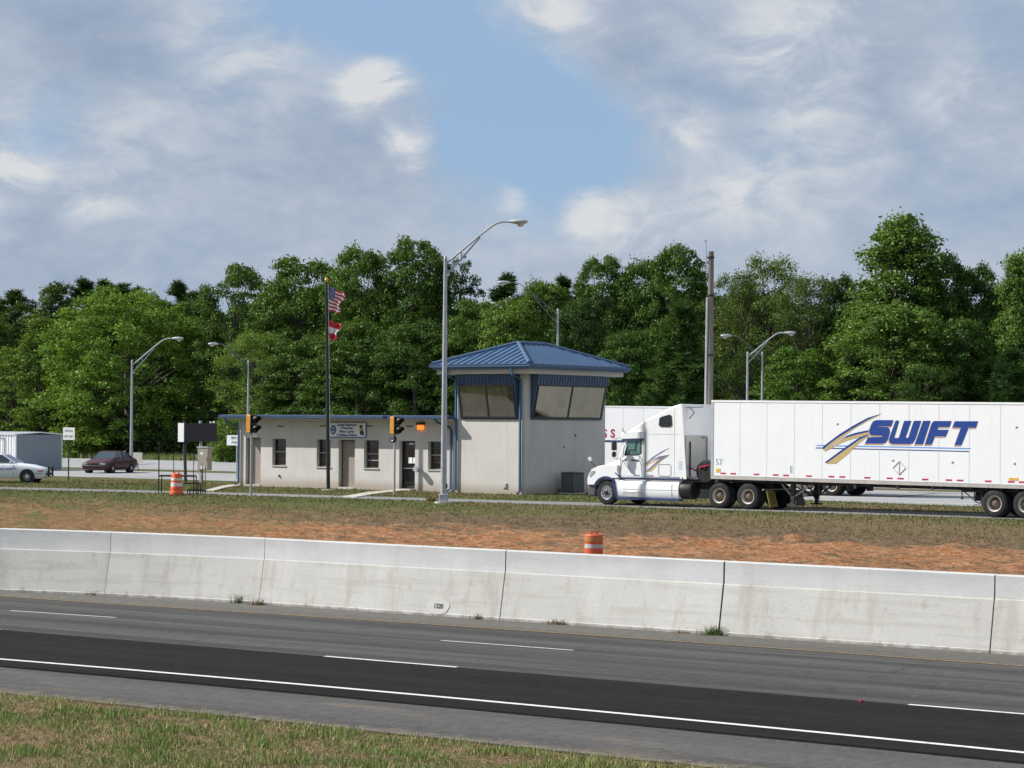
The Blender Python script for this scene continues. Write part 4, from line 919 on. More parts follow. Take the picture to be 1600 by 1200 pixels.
m = MB(); m.prism([(.56, 1.1), (.56, 1.93), (.92, 2.72), (1.02, 2.93), (1.9, 2.97), (1.9, 1.1)], .12, 2.48, 'xz'); cab = m.build('cab', M['white'], tr, bevel=.05, smooth=60)
ws = MB(); ws.add([(.555, .35, 1.97), (.555, 2.25, 1.97), (.905, 2.15, 2.70), (.905, .45, 2.70)], [(0, 1, 2, 3)]); ws.v = [(x - .02, y, z + .01) for x, y, z in ws.v]; ws.build('windshield', M['glassdark'], cab, smooth=0)
win = [(.87, 2.05), (1.07, 2.63), (1.66, 2.64), (1.66, 2.13), (1.5, 2.06)]
wo = MB().prism([(.85, 2.02), (1.05, 2.66), (1.69, 2.67), (1.69, 2.11), (1.52, 2.03)], .105, .118, 'xz').build('door_window', M['black'], cab, smooth=0)
MB().prism(win, .092, .104, 'xz').build('window_glass', M['glassteal'], wo, smooth=0)
m = MB(); m.tube([(1.12, .088, 2.10), (1.16, .088, 2.24), (1.28, .088, 2.30), (1.42, .088, 2.22), (1.46, .088, 2.10)], .016, 5); m.tube([(1.28, .088, 2.29), (1.32, .088, 2.09)], .012, 5); m.tube([(1.50, .088, 2.63), (1.38, .088, 2.2)], .02, 5); m.build('steering_wheel', M['black'], wo)
MB().prism([(.87, 2.05), (1.0, 2.42), (1.04, 2.42), (.98, 2.05)], .086, .091, 'xz').build('vent_bar', M['black'], wo, smooth=0)
m = MB(); m.prism([(.78, 2.66), (.74, 2.80), (.80, 2.95), (1.84, 2.98), (1.84, 2.70)], .02, .115, 'xz'); vi = m.build('roof_visor', M['white'], cab, bevel=.025)
MB().box(.80, 1.84, .015, .11, 2.62, 2.675).build('visor_underside_shadow', M['navy'], vi, smooth=0)  # navy strip painted as the shadow under the visor
m = MB()
for x in (.655, 1.865): m.box(x, x + .012, .114, .12, 1.12, 2.6 if x > 1 else 1.95)
m.box(.66, 1.87, .114, .12, 1.185, 1.195); m.build('door_gap', paint('gap_grey', (.25, .25, .26), .6, .05, 3), cab, smooth=0)
MB().box(1.20, 1.55, .085, .118, 1.80, 1.86).build('door_handle', M['navy'], cab, bevel=.015)
MB().prism([(1.36, 1.22), (1.36, 1.24), (1.60, 1.24), (1.60, 1.22)], .11, .119, 'xz').build('step_plate', M['darksteel'], cab, smooth=0)
m = MB(); m.tube([(1.78, .07, 1.25), (1.74, .06, 1.6), (1.62, .06, 1.95), (1.60, .1, 2.02)], .02, 6); m.tube([(.95, .06, 1.85), (1.2, .05, 1.45), (1.3, .08, 1.28)], .014, 6); m.build('grab_bar', M['alu'], cab)
# sleeper with raised roof
m = MB(); m.prism([(1.905, 1.12), (1.905, 2.94), (1.0, 2.94), (1.10, 3.03), (2.0, 3.48), (2.9, 3.88), (3.2, 4.0), (3.6, 4.1), (3.64, 1.12)], .08, 2.52, 'xz'); sl_ = m.build('sleeper', M['white'], tr, bevel=.07, smooth=60)
for y in (.055, 2.52): MB().prism([(3.55, 4.05), (3.66, 4.09), (3.90, 1.12), (3.60, 1.12)], y, y + .022, 'xz').build('side_extender', M['white'], sl_, smooth=0)
wp = [(2.57, 3.24), (2.60, 3.50), (2.70, 3.57), (3.06, 3.66), (3.14, 3.62), (3.17, 3.26), (3.10, 3.19), (2.64, 3.19)]
sw = MB().prism(wp, .070, .079, 'xz').build('sleeper_window', M['glassdark'], sl_, smooth=0)
m = MB(); m.tube([(x, .068, z) for x, z in wp + wp[:1]], .018, 5); m.build('window_seal', M['black'], sw)
def outline(x0, x1, z0, z1, name, par, r=.008, mat=None):
    c = .05; pts = [(x0 + c, z0), (x1 - c, z0), (x1, z0 + c), (x1, z1 - c), (x1 - c, z1), (x0 + c, z1), (x0, z1 - c), (x0, z0 + c), (x0 + c, z0)]
    m = MB(); m.tube([(x, .078, z) for x, z in pts], r, 4); return m.build(name, mat or M['galv'], par)
outline(2.56, 3.15, 1.22, 1.68, 'locker_door', sl_, .010, M['darksteel']); outline(2.80, 2.90, 2.08, 2.32, 'vent_cover', sl_)
m = MB(); m.box(1.95, 3.6, .073, .079, 2.885, 2.895); m.box(3.3, 3.306, .073, .079, 1.2, 3.9); m.build('body_seam', paint('seam_mid_grey', (.5, .51, .53), .5, .05, 3), sl_, smooth=0)  # grey lines along the sleeper's panel joints
C7 = (920, 640, 7.06)
def cdec(poly, name, mat, layer):
    P = [PH(C7[0] + x / C7[2], C7[1] + y / C7[2], TO, .08) for x, y in poly]
    MB().flat([(x, z) for x, z in P], .076 - .0015 * layer).build(name, mat, sl_, smooth=0, fix=False)
cdec([(902, 420), (790, 486), (720, 528), (640, 615), (612, 612), (640, 585), (735, 505), (800, 466)], 'swoosh', M['logogold'], 0); cdec([(893, 498), (800, 520), (680, 580), (640, 618), (760, 552), (830, 535)], 'swoosh', M['logogold'], 0); cdec([(893, 500), (800, 566), (690, 685), (626, 685), (700, 620), (780, 535)], 'swoosh', M['logogold'], 0)
MUT = paint('muted_blue', (.14, .16, .34), .5, .05, 2); MUG = paint('muted_gold', (.42, .33, .19), .5, .05, 2)
cdec([(902, 418), (800, 462), (700, 527), (612, 605), (640, 596), (740, 516), (800, 477)], 'swoosh_edge', MUT, 1); cdec([(893, 496), (780, 515), (690, 560), (800, 528)], 'swoosh_edge', MUT, 1); cdec([(890, 503), (790, 545), (700, 618), (626, 685), (650, 680), (730, 612), (810, 552)], 'swoosh_edge', MUT, 1)
x, z = PH(1010, 743, TO, .08); MB().box(x, x + .18, .0735, .079, z - .03, z + .04).build('cab_sticker', paint('teal_print', (.25, .50, .55), .5, .1, 5), sl_, smooth=0); MB().box(x + .19, x + .34, .0735, .079, z - .03, z + .04).build('cab_sticker', paint('pink_print', (.62, .28, .28), .5, .1, 5), sl_, smooth=0)
x, z = PH(1064, 729, TO, .06)
for q in range(4): MB().box(x - .12, x + .06, .046, .0545, z - .10 + q * .09, z - .06 + q * .09).build('door_print', paint('pale_blue_print', (.48, .52, .66), .5, .1, 6), sl_, smooth=0)
# side fairing with tank covers
m = MB(); pf = [(.36, .31), (.14, .32), (.07, .42), (.05, .62), (.06, .84), (.12, 1.0), (.24, 1.07), (.36, 1.08)]
m.loft([[(x, y, z) for y, z in pf] for x in (.60, 3.52)]); sf = m.build('side_fairing', M['white'], tr, smooth=50)
MB().prism([(.38, 1.07), (.61, 1.07), (.61, .32), (.56, .32)], .10, .36, 'xz').build('step_panel', M['white'], sf, smooth=0)
m = MB(); m.box(.86, 1.86, .038, .06, .36, .60); m.build('step_well', M['alu'], sf, bevel=.01)
m = MB()
for x in (1.90, 3.2): m.box(x, x + .012, .044, .06, .34, .98)
m.box(.86, 3.5, .043, .056, .655, .667); m.build('fairing_gap', paint('gap_mid_grey', (.33, .33, .34), .6, .05, 3), sf, smooth=0)  # grey lines along the joints of the fairing panels
m = MB(); m.box(.54, 3.54, .05, .40, .245, .305); m.build('fairing_trim', M['navy'], sf, smooth=0)
m = MB(); m.box(.72, 3.90, .052, .09, 1.085, 1.125); m.prism([(.42, 1.30), (.45, 1.33), (.78, 1.13), (.72, 1.09)], .055, .085, 'xz'); m.build('side_moulding', M['navy'], tr, smooth=0)
m = MB(); m.lathe([(0, 3.53), (.34, 3.535), (.36, 3.56), (.36, 4.05), (.34, 4.08), (0, 4.085)], 'x', (0, .42, .68), 20); m.build('fuel_tank', M['black'], tr)
pf2 = [(CY * 2 - y, z) for y, z in pf]; m = MB(); m.loft([[(x, y, z) for y, z in pf2] for x in (.60, 4.4)]); m.build('side_fairing', M['white'], tr, smooth=50)
m = MB(); m.box(-.5, 7.4, .83, .92, .72, .98); m.box(-.5, 7.4, 1.68, 1.77, .72, .98); m.box(3.7, 5.0, .5, 2.1, .99, 1.02); m.box(4.9, 4.98, .2, 2.4, .3, .72); m.build('chassis_frame', M['darksteel'], tr, smooth=0)
m = MB(); m.lathe([(.1, 1.02), (.55, 1.04), (.55, 1.12), (.2, 1.14)], 'z', (6.1, CY, 0), 24); m.box(5.6, 6.6, .75, 1.85, .985, 1.03); m.build('fifth_wheel', M['darksteel'], tr)
m = MB(); m.lathe([(0, .30), (.40, .31), (.46, .36), (.46, .56), (.40, .60), (0, .61)], 'y', (4.62, 0, 1.42), 24); m.build('spare_tyre', M['rubber'], tr)
m = MB(); m.tube([(3.7, .7, 1.55), (4.0, .55, 1.45), (4.5, .22, 1.62), (5.0, .4, 1.70), (5.2, .6, 1.72)], .03, 6); m.build('air_line', M['red'], tr)
m = MB(); m.box(3.645, 3.66, .35, 1.9, 1.5, 2.85); m.build('back_panel', paint('back_wall_grey', (.5, .5, .48), .6, .08, 2), sl_, smooth=0)
m = MB(); m.tube([(3.70, .5, 4.0), (3.95, .5, 3.75), (3.72, .5, 3.5)], .03, 6); m.tube([(3.7, .3, 3.95), (4.1, .9, 3.98)], .03, 6); m.build('deflector_bracket', M['galv'], sl_)
m = MB(); m.tube([(3.70, .62, 1.2), (3.70, .62, 2.6)], .03, 6); m.tube([(3.72, 1.8, 1.4), (3.72, 1.8, 2.75), (3.72, 1.4, 2.78)], .02, 6); m.build('grab_pole', M['black'], sl_)
wheel(tr, 0, .09, .505, .28, -1, 'steer'); wheel(tr, 0, 2.51, .505, .28, 1, 'steer'); MB().lathe([(.08, .4), (.08, 2.2)], 'y', (0, 0, .5), 8).build('axle', M['darksteel'], tr)
for x in (5.44, 6.76): duals(tr, x)
a = MB().box(7.60, 7.63, .02, .60, .10, .74, M=Matrix.Translation((7.6, 0, .74)) @ Matrix.Rotation(R(-14), 4, 'Y') @ Matrix.Translation((-7.6, 0, -.74))).build('mudflap', M['mudyellow'], tr, smooth=0)
m = MB()
for q in range(5): m.box(7.633, 7.638, .12, .48, .20 + q * .10, .245 + q * .10, M=Matrix.Translation((7.6, 0, .74)) @ Matrix.Rotation(R(-14), 4, 'Y') @ Matrix.Translation((-7.6, 0, -.74)))
m.build('flap_print', M['mudgrey'], a, smooth=0)
MB().box(7.60, 7.63, 2.0, 2.58, .10, .74, M=Matrix.Translation((7.6, 0, .74)) @ Matrix.Rotation(R(-20), 4, 'Y') @ Matrix.Translation((-7.6, 0, -.74))).build('mudflap', M['mudgrey'], tr, smooth=0)
m = MB(); m.tube([(7.4, .1, .78), (7.4, 2.5, .78)], .03, 6); m.build('flap_hanger', M['galv'], tr)
mi = MB(); mi.box(.54, .66, -.36, -.12, 2.22, 2.60); mi.box(.55, .65, -.34, -.14, 1.95, 2.16); mo = mi.build('mirror', M['darksteel'], tr, bevel=.03)
m = MB(); m.tube([(.78, .12, 2.72), (.60, -.2, 2.70), (.60, -.24, 1.9), (.74, .12, 1.86)], .018, 6); m.tube([(.58, -.04, 2.7), (.56, .06, 1.3)], .012, 5); m.tube([(.78, .10, 1.86), (.95, .1, 1.9)], .03, 5); m.build('mirror_arm', M['alu'], mo)
m = MB(); m.tube([(-.62, .25, 1.48), (-.86, .12, 1.78)], .016, 6); hm = m.build('hood_mirror', M['black'], tr)
MB().lathe([(0, -.05), (.07, -.04), (.10, 0), (.09, .03), (0, .035)], 'x', (-.86, .12, 1.84), 14).build('mirror_glass', M['white'], hm).scale = (1, 1, 1)
m = MB(); m.tube([(.95, .0, 2.95), (.86, -.03, 3.02), (.88, -.03, 3.12)], .014, 5); m.build('antenna', M['black'], tr)
MB().box(3.66, 3.74, .04, .12, 1.13, 1.21).build('side_marker', M['amber'], tr, bevel=.02)
# ------------------------------------------------------------------ cars (front at x = 0, rear towards +x, centre line y = 0)
def car(name, loc, rz, label, mat, spec, r=.325, wd=.20):
    """spec: L, W, front axle, rear axle, hood and boot stations, glasshouse"""
    t = thing(name, loc, rz, label, 'car')
    hw2 = spec['W'] / 2
    def ring(x, zt_, k, zb_, kt=.86):
        h_ = hw2 * k; half = [(h_ * .90, zb_), (h_ * .985, zb_ + .12), (h_, (zb_ + zt_) / 2 + .04), (h_ * .97, zt_ - .09), (h_ * kt, zt_ - .015), (h_ * .45, zt_ + .012)]
        return [(x, -y, z) for y, z in half] + [(x, y, z) for y, z in half[::-1]]
    b = MB().loft([ring(*s) for s in spec['body']]).build('body', mat, t, smooth=50)
    g = spec['glass']; # (x bottom front, x top front, x top rear, x bottom rear, z belt, z roof)
    xa, xb, xc, xd, zb_, zr_ = g; wb, wt_ = hw2 * .87, hw2 * .68
    m = MB(); m.loft([[(xa, -wb, zb_), (xd, -wb, zb_), (xd, wb, zb_), (xa, wb, zb_)], [(xb, -wt_, zr_), (xc, -wt_, zr_), (xc, wt_, zr_), (xb, wt_, zr_)]]); m.build('window', M['glasscar'], t, smooth=0)
    m = MB(); m.loft([[(xb - .06, -wt_ - .01, zr_ - .03), (xc + .06, -wt_ - .01, zr_ - .03), (xc + .06, wt_ + .01, zr_ - .03), (xb - .06, wt_ + .01, zr_ - .03)], [(xb + .02, -wt_ + .05, zr_ + .03), (xc - .02, -wt_ + .05, zr_ + .03), (xc - .02, wt_ - .05, zr_ + .03), (xb + .02, wt_ - .05, zr_ + .03)]]); m.build('roof', mat, t, smooth=30)
    m = MB()
    for s in (-1, 1):
        m.tube([(xa, s * wb, zb_), (xb, s * wt_, zr_)], .035, 5); m.tube([(xd, s * wb, zb_), (xc, s * wt_, zr_)], .05, 5)
        f = .52; xm0, xm1 = xa + (xd - xa) * f, xb + (xc - xb) * f; m.tube([(xm0, s * (wb + .005), zb_), (xm1, s * (wt_ + .005), zr_)], .035, 5)
        m.tube([(xa, s * wb, zb_ + .01), (xd, s * wb, zb_ + .01)], .02, 5)
    m.build('pillar', mat if not spec.get('dark') else M['black'], t)
    for x in (spec['fa'], spec['ra']):
        for s in (-1, 1):
            m = MB(); m.lathe([(0, s * (hw2 - .25)), (r + .075, s * (hw2 - .25)), (r + .075, s * (hw2 + .004)), (0, s * (hw2 + .006))], 'y', (x, 0, r + .01), 24); m.build('wheel_arch', M['black'], t)
            wheel(t, x, s * (hw2 + .016), r, wd, s, 'car')
    m = MB()
    for s in (-1, 1): m.box(xa + .2, xa + .3, s * (hw2 - .02) - .0, s * (hw2 + .14), zb_ - .02, zb_ + .12)
    m.build('wing_mirror', mat, t, bevel=.02)
    m = MB()
    for s in (-1, 1):
        for x in (xa + .12, xa + (xd - xa) * .5, xa + (xd - xa) * .86): m.box(x, x + .012, s * hw2 * .985 - .004, s * hw2 * .985 + .012, .34, zb_ - .05)
    m.build('door_gap', M['black'], t, smooth=0)
    return t, b
# white patrol car at the left edge of the picture
pf_ = G(42, 754.5); ang = R(180 - 1)
sp = dict(L=5.3, W=1.94, fa=.90, ra=3.82, body=[(0.0, .62, .80, .30), (.05, .70, .90, .24), (.25, .80, .96, .22), (.8, .93, 1.0, .22), (1.6, 1.02, 1.0, .23), (3.9, 1.02, 1.0, .24), (4.8, .98, .97, .26), (5.2, .92, .92, .30), (5.3, .70, .86, .34)], glass=(1.50, 2.25, 3.55, 4.35, 1.0, 1.46))
rot = Matrix.Rotation(ang, 3, 'Z'); loc = pf_ - rot @ Vector((.90, .97, 0)); loc.z = 0
pc, pb_ = car('patrol_car', loc, ang, 'white patrol car with black push bar, nose entering the picture at the left edge', M['carwhite'], sp)
m = MB(); m.box(-.18, -.09, -.52, -.42, .32, .86); m.box(-.18, -.09, .42, .52, .32, .86); m.box(-.16, .02, -.5, -.44, .42, .52); m.box(-.16, .02, .44, .5, .42, .52); m.tube([(-.15, -.47, .78), (-.15, .47, .78)], .035, 6); m.tube([(-.15, -.47, .5), (-.15, .47, .5)], .035, 6); m.build('push_bar', M['black'], pc, bevel=.01)
m = MB(); m.box(.03, .36, .905, .965, .60, .67); m.build('side_lamp', paint('amber_lens', (.55, .18, .10), .3, .1, 4), pb_, bevel=.01)
m = MB(); m.box(.02, .5, .945, .962, .50, .515); m.build('bumper_line', M['black'], pb_, smooth=0)
for x, s_, bd in ((2.15, .17, 'of PUBLIC SAFETY'),): text(bd, s_, 'door_lettering', paint('faded_blue_ink', (.12, .15, .36), .5, .1, 5), pb_, (x, .985, .72), (R(90), 0, R(180)), .004)
# maroon sedan on the median
rc0 = G(160, 739.5); ang = math.atan2(.955, .22) ; ang = math.atan2(.96, .27)
sp2 = dict(L=4.85, W=1.78, fa=.98, ra=3.72, body=[(0.0, .56, .78, .28), (.06, .62, .90, .20), (.3, .72, .96, .19), (.9, .84, 1.0, .19), (1.45, .93, 1.0, .2), (3.8, .96, 1.0, .22), (4.5, .95, .95, .25), (4.8, .88, .9, .3), (4.85, .68, .85, .34)], glass=(1.35, 2.15, 3.3, 4.15, .92, 1.36))
rot = Matrix.Rotation(ang, 3, 'Z'); loc = G(149, 739.5) - rot @ Vector((.3, 0, 0)); loc.z = 0
rcar, rb_ = car('parked_sedan', loc, ang, 'old dark maroon sedan parked on the median facing the camera', M['maroon'], sp2, .31, .19)
for s in (-1, 1): m = MB(); m.prism([(s * .42, .56), (s * .80, .54), (s * .80, .64), (s * .44, .67)], -.012, .14, 'yz'); m.build('headlight', M['lens'], rcar, bevel=.01)
m = MB(); m.box(-.015, .1, -.38, .38, .56, .65); m.build('grille', M['black'], rcar, bevel=.01)
m = MB(); m.box(-.05, .12, -.80, .80, .40, .52); m.build('bumper', paint('dull_bumper', (.05, .035, .05), .5, .1, 5), rcar, bevel=.03)
m = MB(); m.box(-.035, .1, -.70, .70, .21, .25); m.build('front_lip', M['maroon'], rcar, bevel=.01)

# ------------------------------------------------------------------ corrugated storage shed
cb = NP(24, 735, 101.0); cb = Vector((cb.x, cb.y, 0))
st = thing('storage_container', cb, FR, 'white corrugated steel storage container at the left edge beside the lot', 'container')
def zig(a0, a1, axis, c, amp=.045, p=.28):
    pts = []; a = a0; i = 0
    while a < a1 - .01:
        for da, o in ((0, 0), (p * .35, 0), (p * .5, amp), (p * .85, amp)):
            if a + da < a1: pts.append((a + da, o))
        a += p
    pts.append((a1, 0)); return pts
shm = paint('shaded_blue_grey_steel', (.27, .31, .35), .5, .1, 1.2, dirt=((.2, .2, .2), .25))  # blue-grey of the side wall, darkened so its shade is in the colour
W0, D0_, H0 = 6.0, 3.95, 2.36
m = MB(); f = [(-W0 + a, -.0 - o) for a, o in zig(0, W0, 'x', 0)]
m.add([(x, y, .1) for x, y in f] + [(x, y, H0) for x, y in f], [(i, i + 1, len(f) + i + 1, len(f) + i) for i in range(len(f) - 1)])
m.build('front_wall', M['white'], st, smooth=0); m = MB()
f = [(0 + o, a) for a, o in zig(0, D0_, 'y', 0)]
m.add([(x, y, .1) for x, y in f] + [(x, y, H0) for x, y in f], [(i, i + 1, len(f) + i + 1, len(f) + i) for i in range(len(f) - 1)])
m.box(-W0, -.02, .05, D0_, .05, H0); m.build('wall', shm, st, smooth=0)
m = MB(); m.prism([(-.12, H0 + .01), (D0_ * .5, H0 + .13), (D0_ + .08, H0 + .01), (D0_ + .08, H0 + .06), (D0_ * .5, H0 + .18), (-.12, H0 + .06)], -W0 - .05, .10, 'yz')
for k in range(20): x = -W0 + .05 + k * .31; m.tube([(x, -.12, H0 + .07), (x, D0_ * .5, H0 + .19), (x, D0_ + .08, H0 + .07)], .022, 4)
m.build('roof', M['white'], st, smooth=0)
m = MB(); m.box(-.06, .055, -.055, .06, .05, H0 + .01); m.box(-.0, .06, D0_ - .05, D0_ + .02, .05, H0); m.build('corner_post', M['white'], st, smooth=0)
m = MB(); m.box(-2.0, -1.97, -.075, -.05, .15, 2.1); m.box(-1.05, -1.02, -.075, -.05, .15, 2.1); m.box(-2.0, -1.02, -.075, -.05, 2.1, 2.13); m.box(-1.2, -1.12, -.10, -.05, 1.0, 1.12); m.build('door_frame', M['darksteel'], st, smooth=0)

# ------------------------------------------------------------------ signs
def sign(name, ub, vb, bu0, bu1, bv0, bv1, lines, label, face, rz=-R(30), size=.18, postmat='bronze', Y=None, wide=None, txtmat='ink'):
    b = G(ub, vb) if Y is None else AT(ub, 700, Y); b = Vector((b.x, b.y, 0)); Y = b.y
    A, B_ = AT(bu0, bv0, Y), AT(bu1, bv1, Y); t = thing(name, b, rz, label, 'sign')
    cs = math.cos(rz); x0_, x1_ = (A.x - b.x) / cs, (A.x - b.x) / cs + (wide if wide else (B_.x - A.x) / cs); z1_, z0_ = A.z, B_.z
    MB().box(x0_, x1_, -.045, -.03, z0_, z1_).build('board', face, t, bevel=.004)
    m = MB(); m.tube([(0, 0, -.1), (0, 0, z1_ - .05)], .035, 6); m.build('post', M[postmat], t)
    for i, l_ in enumerate(lines):
        zc = (z0_ + z1_) / 2 + ((len(lines) - 1) / 2 - i) * (z1_ - z0_) * .44
        text(l_, size, 'lettering', M[txtmat], t, ((x0_ + x1_) / 2, -.047, zc), bold=.004, sx=.82)
    return t
sign('notice_sign', 107, 750, 98.5, 118.7, 668, 687.5, ['OFFICIAL', 'USE ONLY'], 'white sign reading OFFICIAL USE ONLY on a dark post beside the storage container', M['signwhite'], size=.185, postmat='black')
sign('notice_sign', 370, 745, 354, 376, 680, 696, ['EMPLOYEE', 'PARKING'], 'white sign reading EMPLOYEE PARKING, partly hidden by the left corner of the office', M['signwhite'], size=.22, postmat='galv', Y=134, wide=1.45)
sign('sign_back', 215.5, 736.5, 208, 223.5, 707, 723, [], 'small tan sign seen from behind, right of the red sedan and lamp', M['signback'], postmat='bronze')

# ------------------------------------------------------------------ message board, cabinet, steps
vb_ = G(292, 753)
vm = thing('message_board', (vb_.x, vb_.y, 0), FR, 'dark message board with one white end on two posts above the grass', 'message board')
MB().box(-.38, .06, -.30, 2.2, 2.22, 3.18).build('board_case', M['black'], vm, bevel=.015)
MB().box(-.385, .065, -.325, -.302, 2.18, 3.20).build('end_panel', M['signwhite'], vm, smooth=0)
m = MB(); m.box(.062, .12, -.28, 2.18, 2.66, 2.72); m.box(.062, .10, -.28, 2.18, 3.12, 3.19); m.box(.062, .10, -.28, 2.18, 2.20, 2.26); m.build('face_bar', M['darksteel'], vm, smooth=0)
for y in (.0, 1.22):
    m = MB(); m.tube([(-.10 + .0, y, -.05), (-.2, y, 2.2), (-.24, y, 3.34)], .085, 10); m.build('post', M['galv'] if y else M['darksteel'], vm)
m = MB(); m.lathe([(0, .06), (.05, .03), (.05, -.04)], 'z', (0, 1.75, 3.25), 8); m.lathe([(0, .08), (.07, .03), (.06, -.04)], 'z', (0, 2.02, 3.25), 8); m.build('top_lamp', M['signwhite'], vm)
kb = AT(320, 720, 121); kb.z = 0
kc = thing('control_cabinet', kb, FR, 'brown steel control cabinet on a post numbered in white near its foot', 'cabinet')
MB().box(-.37, .37, -.16, .16, .76, 1.92).build('case', M['cabinet'], kc, bevel=.015)
MB().box(-.40, .40, -.19, .19, 1.923, 1.97).build('lid', M['galv'], kc, bevel=.01)
m = MB(); m.box(-.33, -.20, -.05, .05, -.1, .758); m.build('post', M['cabinet'], kc, smooth=0)
MB().box(-.16, .02, -.166, -.1605, 1.58, 1.68).build('data_plate', M['signwhite'], kc, smooth=0)
text('#20', .21, 'number', M['signwhite'], kc, (.02, -.1625, .92), bold=.005)
m = MB(); m.box(-.345, .345, -.164, -.1605, .79, .80); m.box(-.345, .345, -.164, -.1605, 1.88, 1.89); m.box(.30, .33, -.175, -.1605, 1.25, 1.40); m.build('door_line', M['bronze'], kc, smooth=0)
s0 = G(248, 772); s0.z = 0
sp_ = thing('access_steps', s0, 0, 'black steel steps with a platform and railings behind the orange drum', 'steps')
dk_ = .85; SM = M['darksteel']
m = MB(); m.box(0, 1.56, 0, dk_, .78, .85); m.build('platform', SM, sp_, smooth=0)
for x0_, x1_, z in ((1.10, 1.78, .46), (1.27, 1.98, .16)): MB().box(x0_, x1_, 0, dk_, z, z + .055).build('step', SM, sp_, smooth=0)
m = MB()
for y in (0, dk_):
    for x, za_, zb_ in ((0, 0, 2.15 if y == 0 else 1.8), (1.56, 0, .8), (1.76, 0, .48), (1.97, 0, .2), (1.27, 0, .16)): m.box(x - .022, x + .022, y - .022, y + .022, za_, zb_ if y == 0 or x > 0 else .8)
m.build('leg', SM, sp_, smooth=0)
m = MB()
for y in (0, dk_):
    for x in ((.66, 1.55) if y == 0 else ()): m.box(x - .014, x + .014, y - .014, y + .014, .85, 1.82)
    m.box(1.95, 1.98, y - .014, y + .014, .2, 1.28)
    if y == 0: m.tube([(.66, y, 1.83), (1.56, y, 1.83), (1.97, y, 1.27)], .016, 6)
m.build('railing', SM, sp_, smooth=0)
m = MB(); m.tube([(1.62, -.012, 1.77), (1.93, -.012, 1.33)], .02, 6); m.tube([(1.70, .1, .96), (1.95, .1, .86)], .025, 6); m.build('pale_handrail', M['signwhite'], sp_)

# ------------------------------------------------------------------ traffic drums
def drum(loc, label, body, bands, old=False, s=1.0):
    t = thing('traffic_drum', loc, R(20), label, 'traffic drum', 'orange traffic drums')
    p = [(0, .02), (.30, .02), (.31, .05), (.295, .16), (.27, .18), (.268, .37), (.255, .39), (.253, .56), (.24, .58), (.238, .76), (.225, .78), (.222, .92), (.205, .96), (.14, .965), (0, .965)]
    if old: p = [(0, .02), (.28, .02), (.285, .05), (.275, .18), (.268, .19), (.268, .37), (.272, .38), (.272, .56), (.265, .57), (.265, .75), (.270, .76), (.268, .93), (.25, .955), (.12, .957), (0, .957)]
    MB().lathe(p, 'z', (0, 0, 0), 28).build('body', body, t, smooth=28)
    for z0_, z1_, ra, rb2, mt in bands: MB().lathe([(ra, z0_), (ra + .005, z0_ + .004), (rb2 + .005, z1_ - .004), (rb2, z1_)], 'z', (0, 0, 0), 28).build('reflective_band', mt, t, smooth=28)
    m = MB(); m.box(-.11, -.06, -.03, .03, .95, 1.035); m.box(.06, .11, -.03, .03, .95, 1.035); m.box(-.11, .11, -.03, .03, 1.035, 1.065); m.build('handle', body, t, bevel=.01)
    MB().lathe([(0, .0), (.36, .0), (.37, .03), (.31, .045)], 'z', (0, 0, 0), 24).build('base_ring', M['black'], t)
    return t
d1 = G(276, 774); drum(d1, 'bright orange drum with white bands standing in front of the steel steps', M['drum'], [(.40, .55, .256, .253, M['reflect']), (.59, .66, .240, .239, M['drum']), (.66, .75, .240, .238, M['reflect'])])
d2 = AT(928, 833.5, 69.0); drum((d2.x, d2.y, d2.z - .985), 'weathered orange drum half hidden behind the concrete barrier wall', M['drumold'], [(.555, .67, .270, .268, M['reflectdim']), (.75, .88, .270, .269, paint('worn_orange_band', (.40, .17, .05), .6, .15, 5))], True)
# small orange utility flags on the bank
for u, v, lb in ((250, 788, 'tiny orange utility flag in the grass in front of the steel steps'), (1035, 819, 'tiny orange utility flag on the clay bank below the truck')):
    p = G(u, v); sN = p.dot(HD), p.dot(HN); z = ground_h(*sN); p = Vector((0, 0, CAMH)) + ray(u, v) * ((z - CAMH) / ray(u, v).z)
    t = thing('marker_flag', (p.x, p.y, z), 0, lb, 'marker flag', 'small orange utility flags')
    MB().tube([(0, 0, -.1), (0, 0, .30)], .006, 4).build('wire', M['galv'], t); MB().box(0, .13, -.004, .004, .19, .30).build('cloth', M['drum'], t, smooth=0)
p = G(1346, 1097, ZH + .03); t = MB().lathe([(0, -.05), (.035, -.05), (.035, .03), (.03, .05), (0, .05)], 'x', (0, 0, .035), 10).build('drink_can', [M['red']], smooth=40); t.location = p; t.scale = (.6, .6, .6); t.rotation_euler = (0, 0, .4); tag(t, 'crushed red can lying on the dark highway lane', 'can')

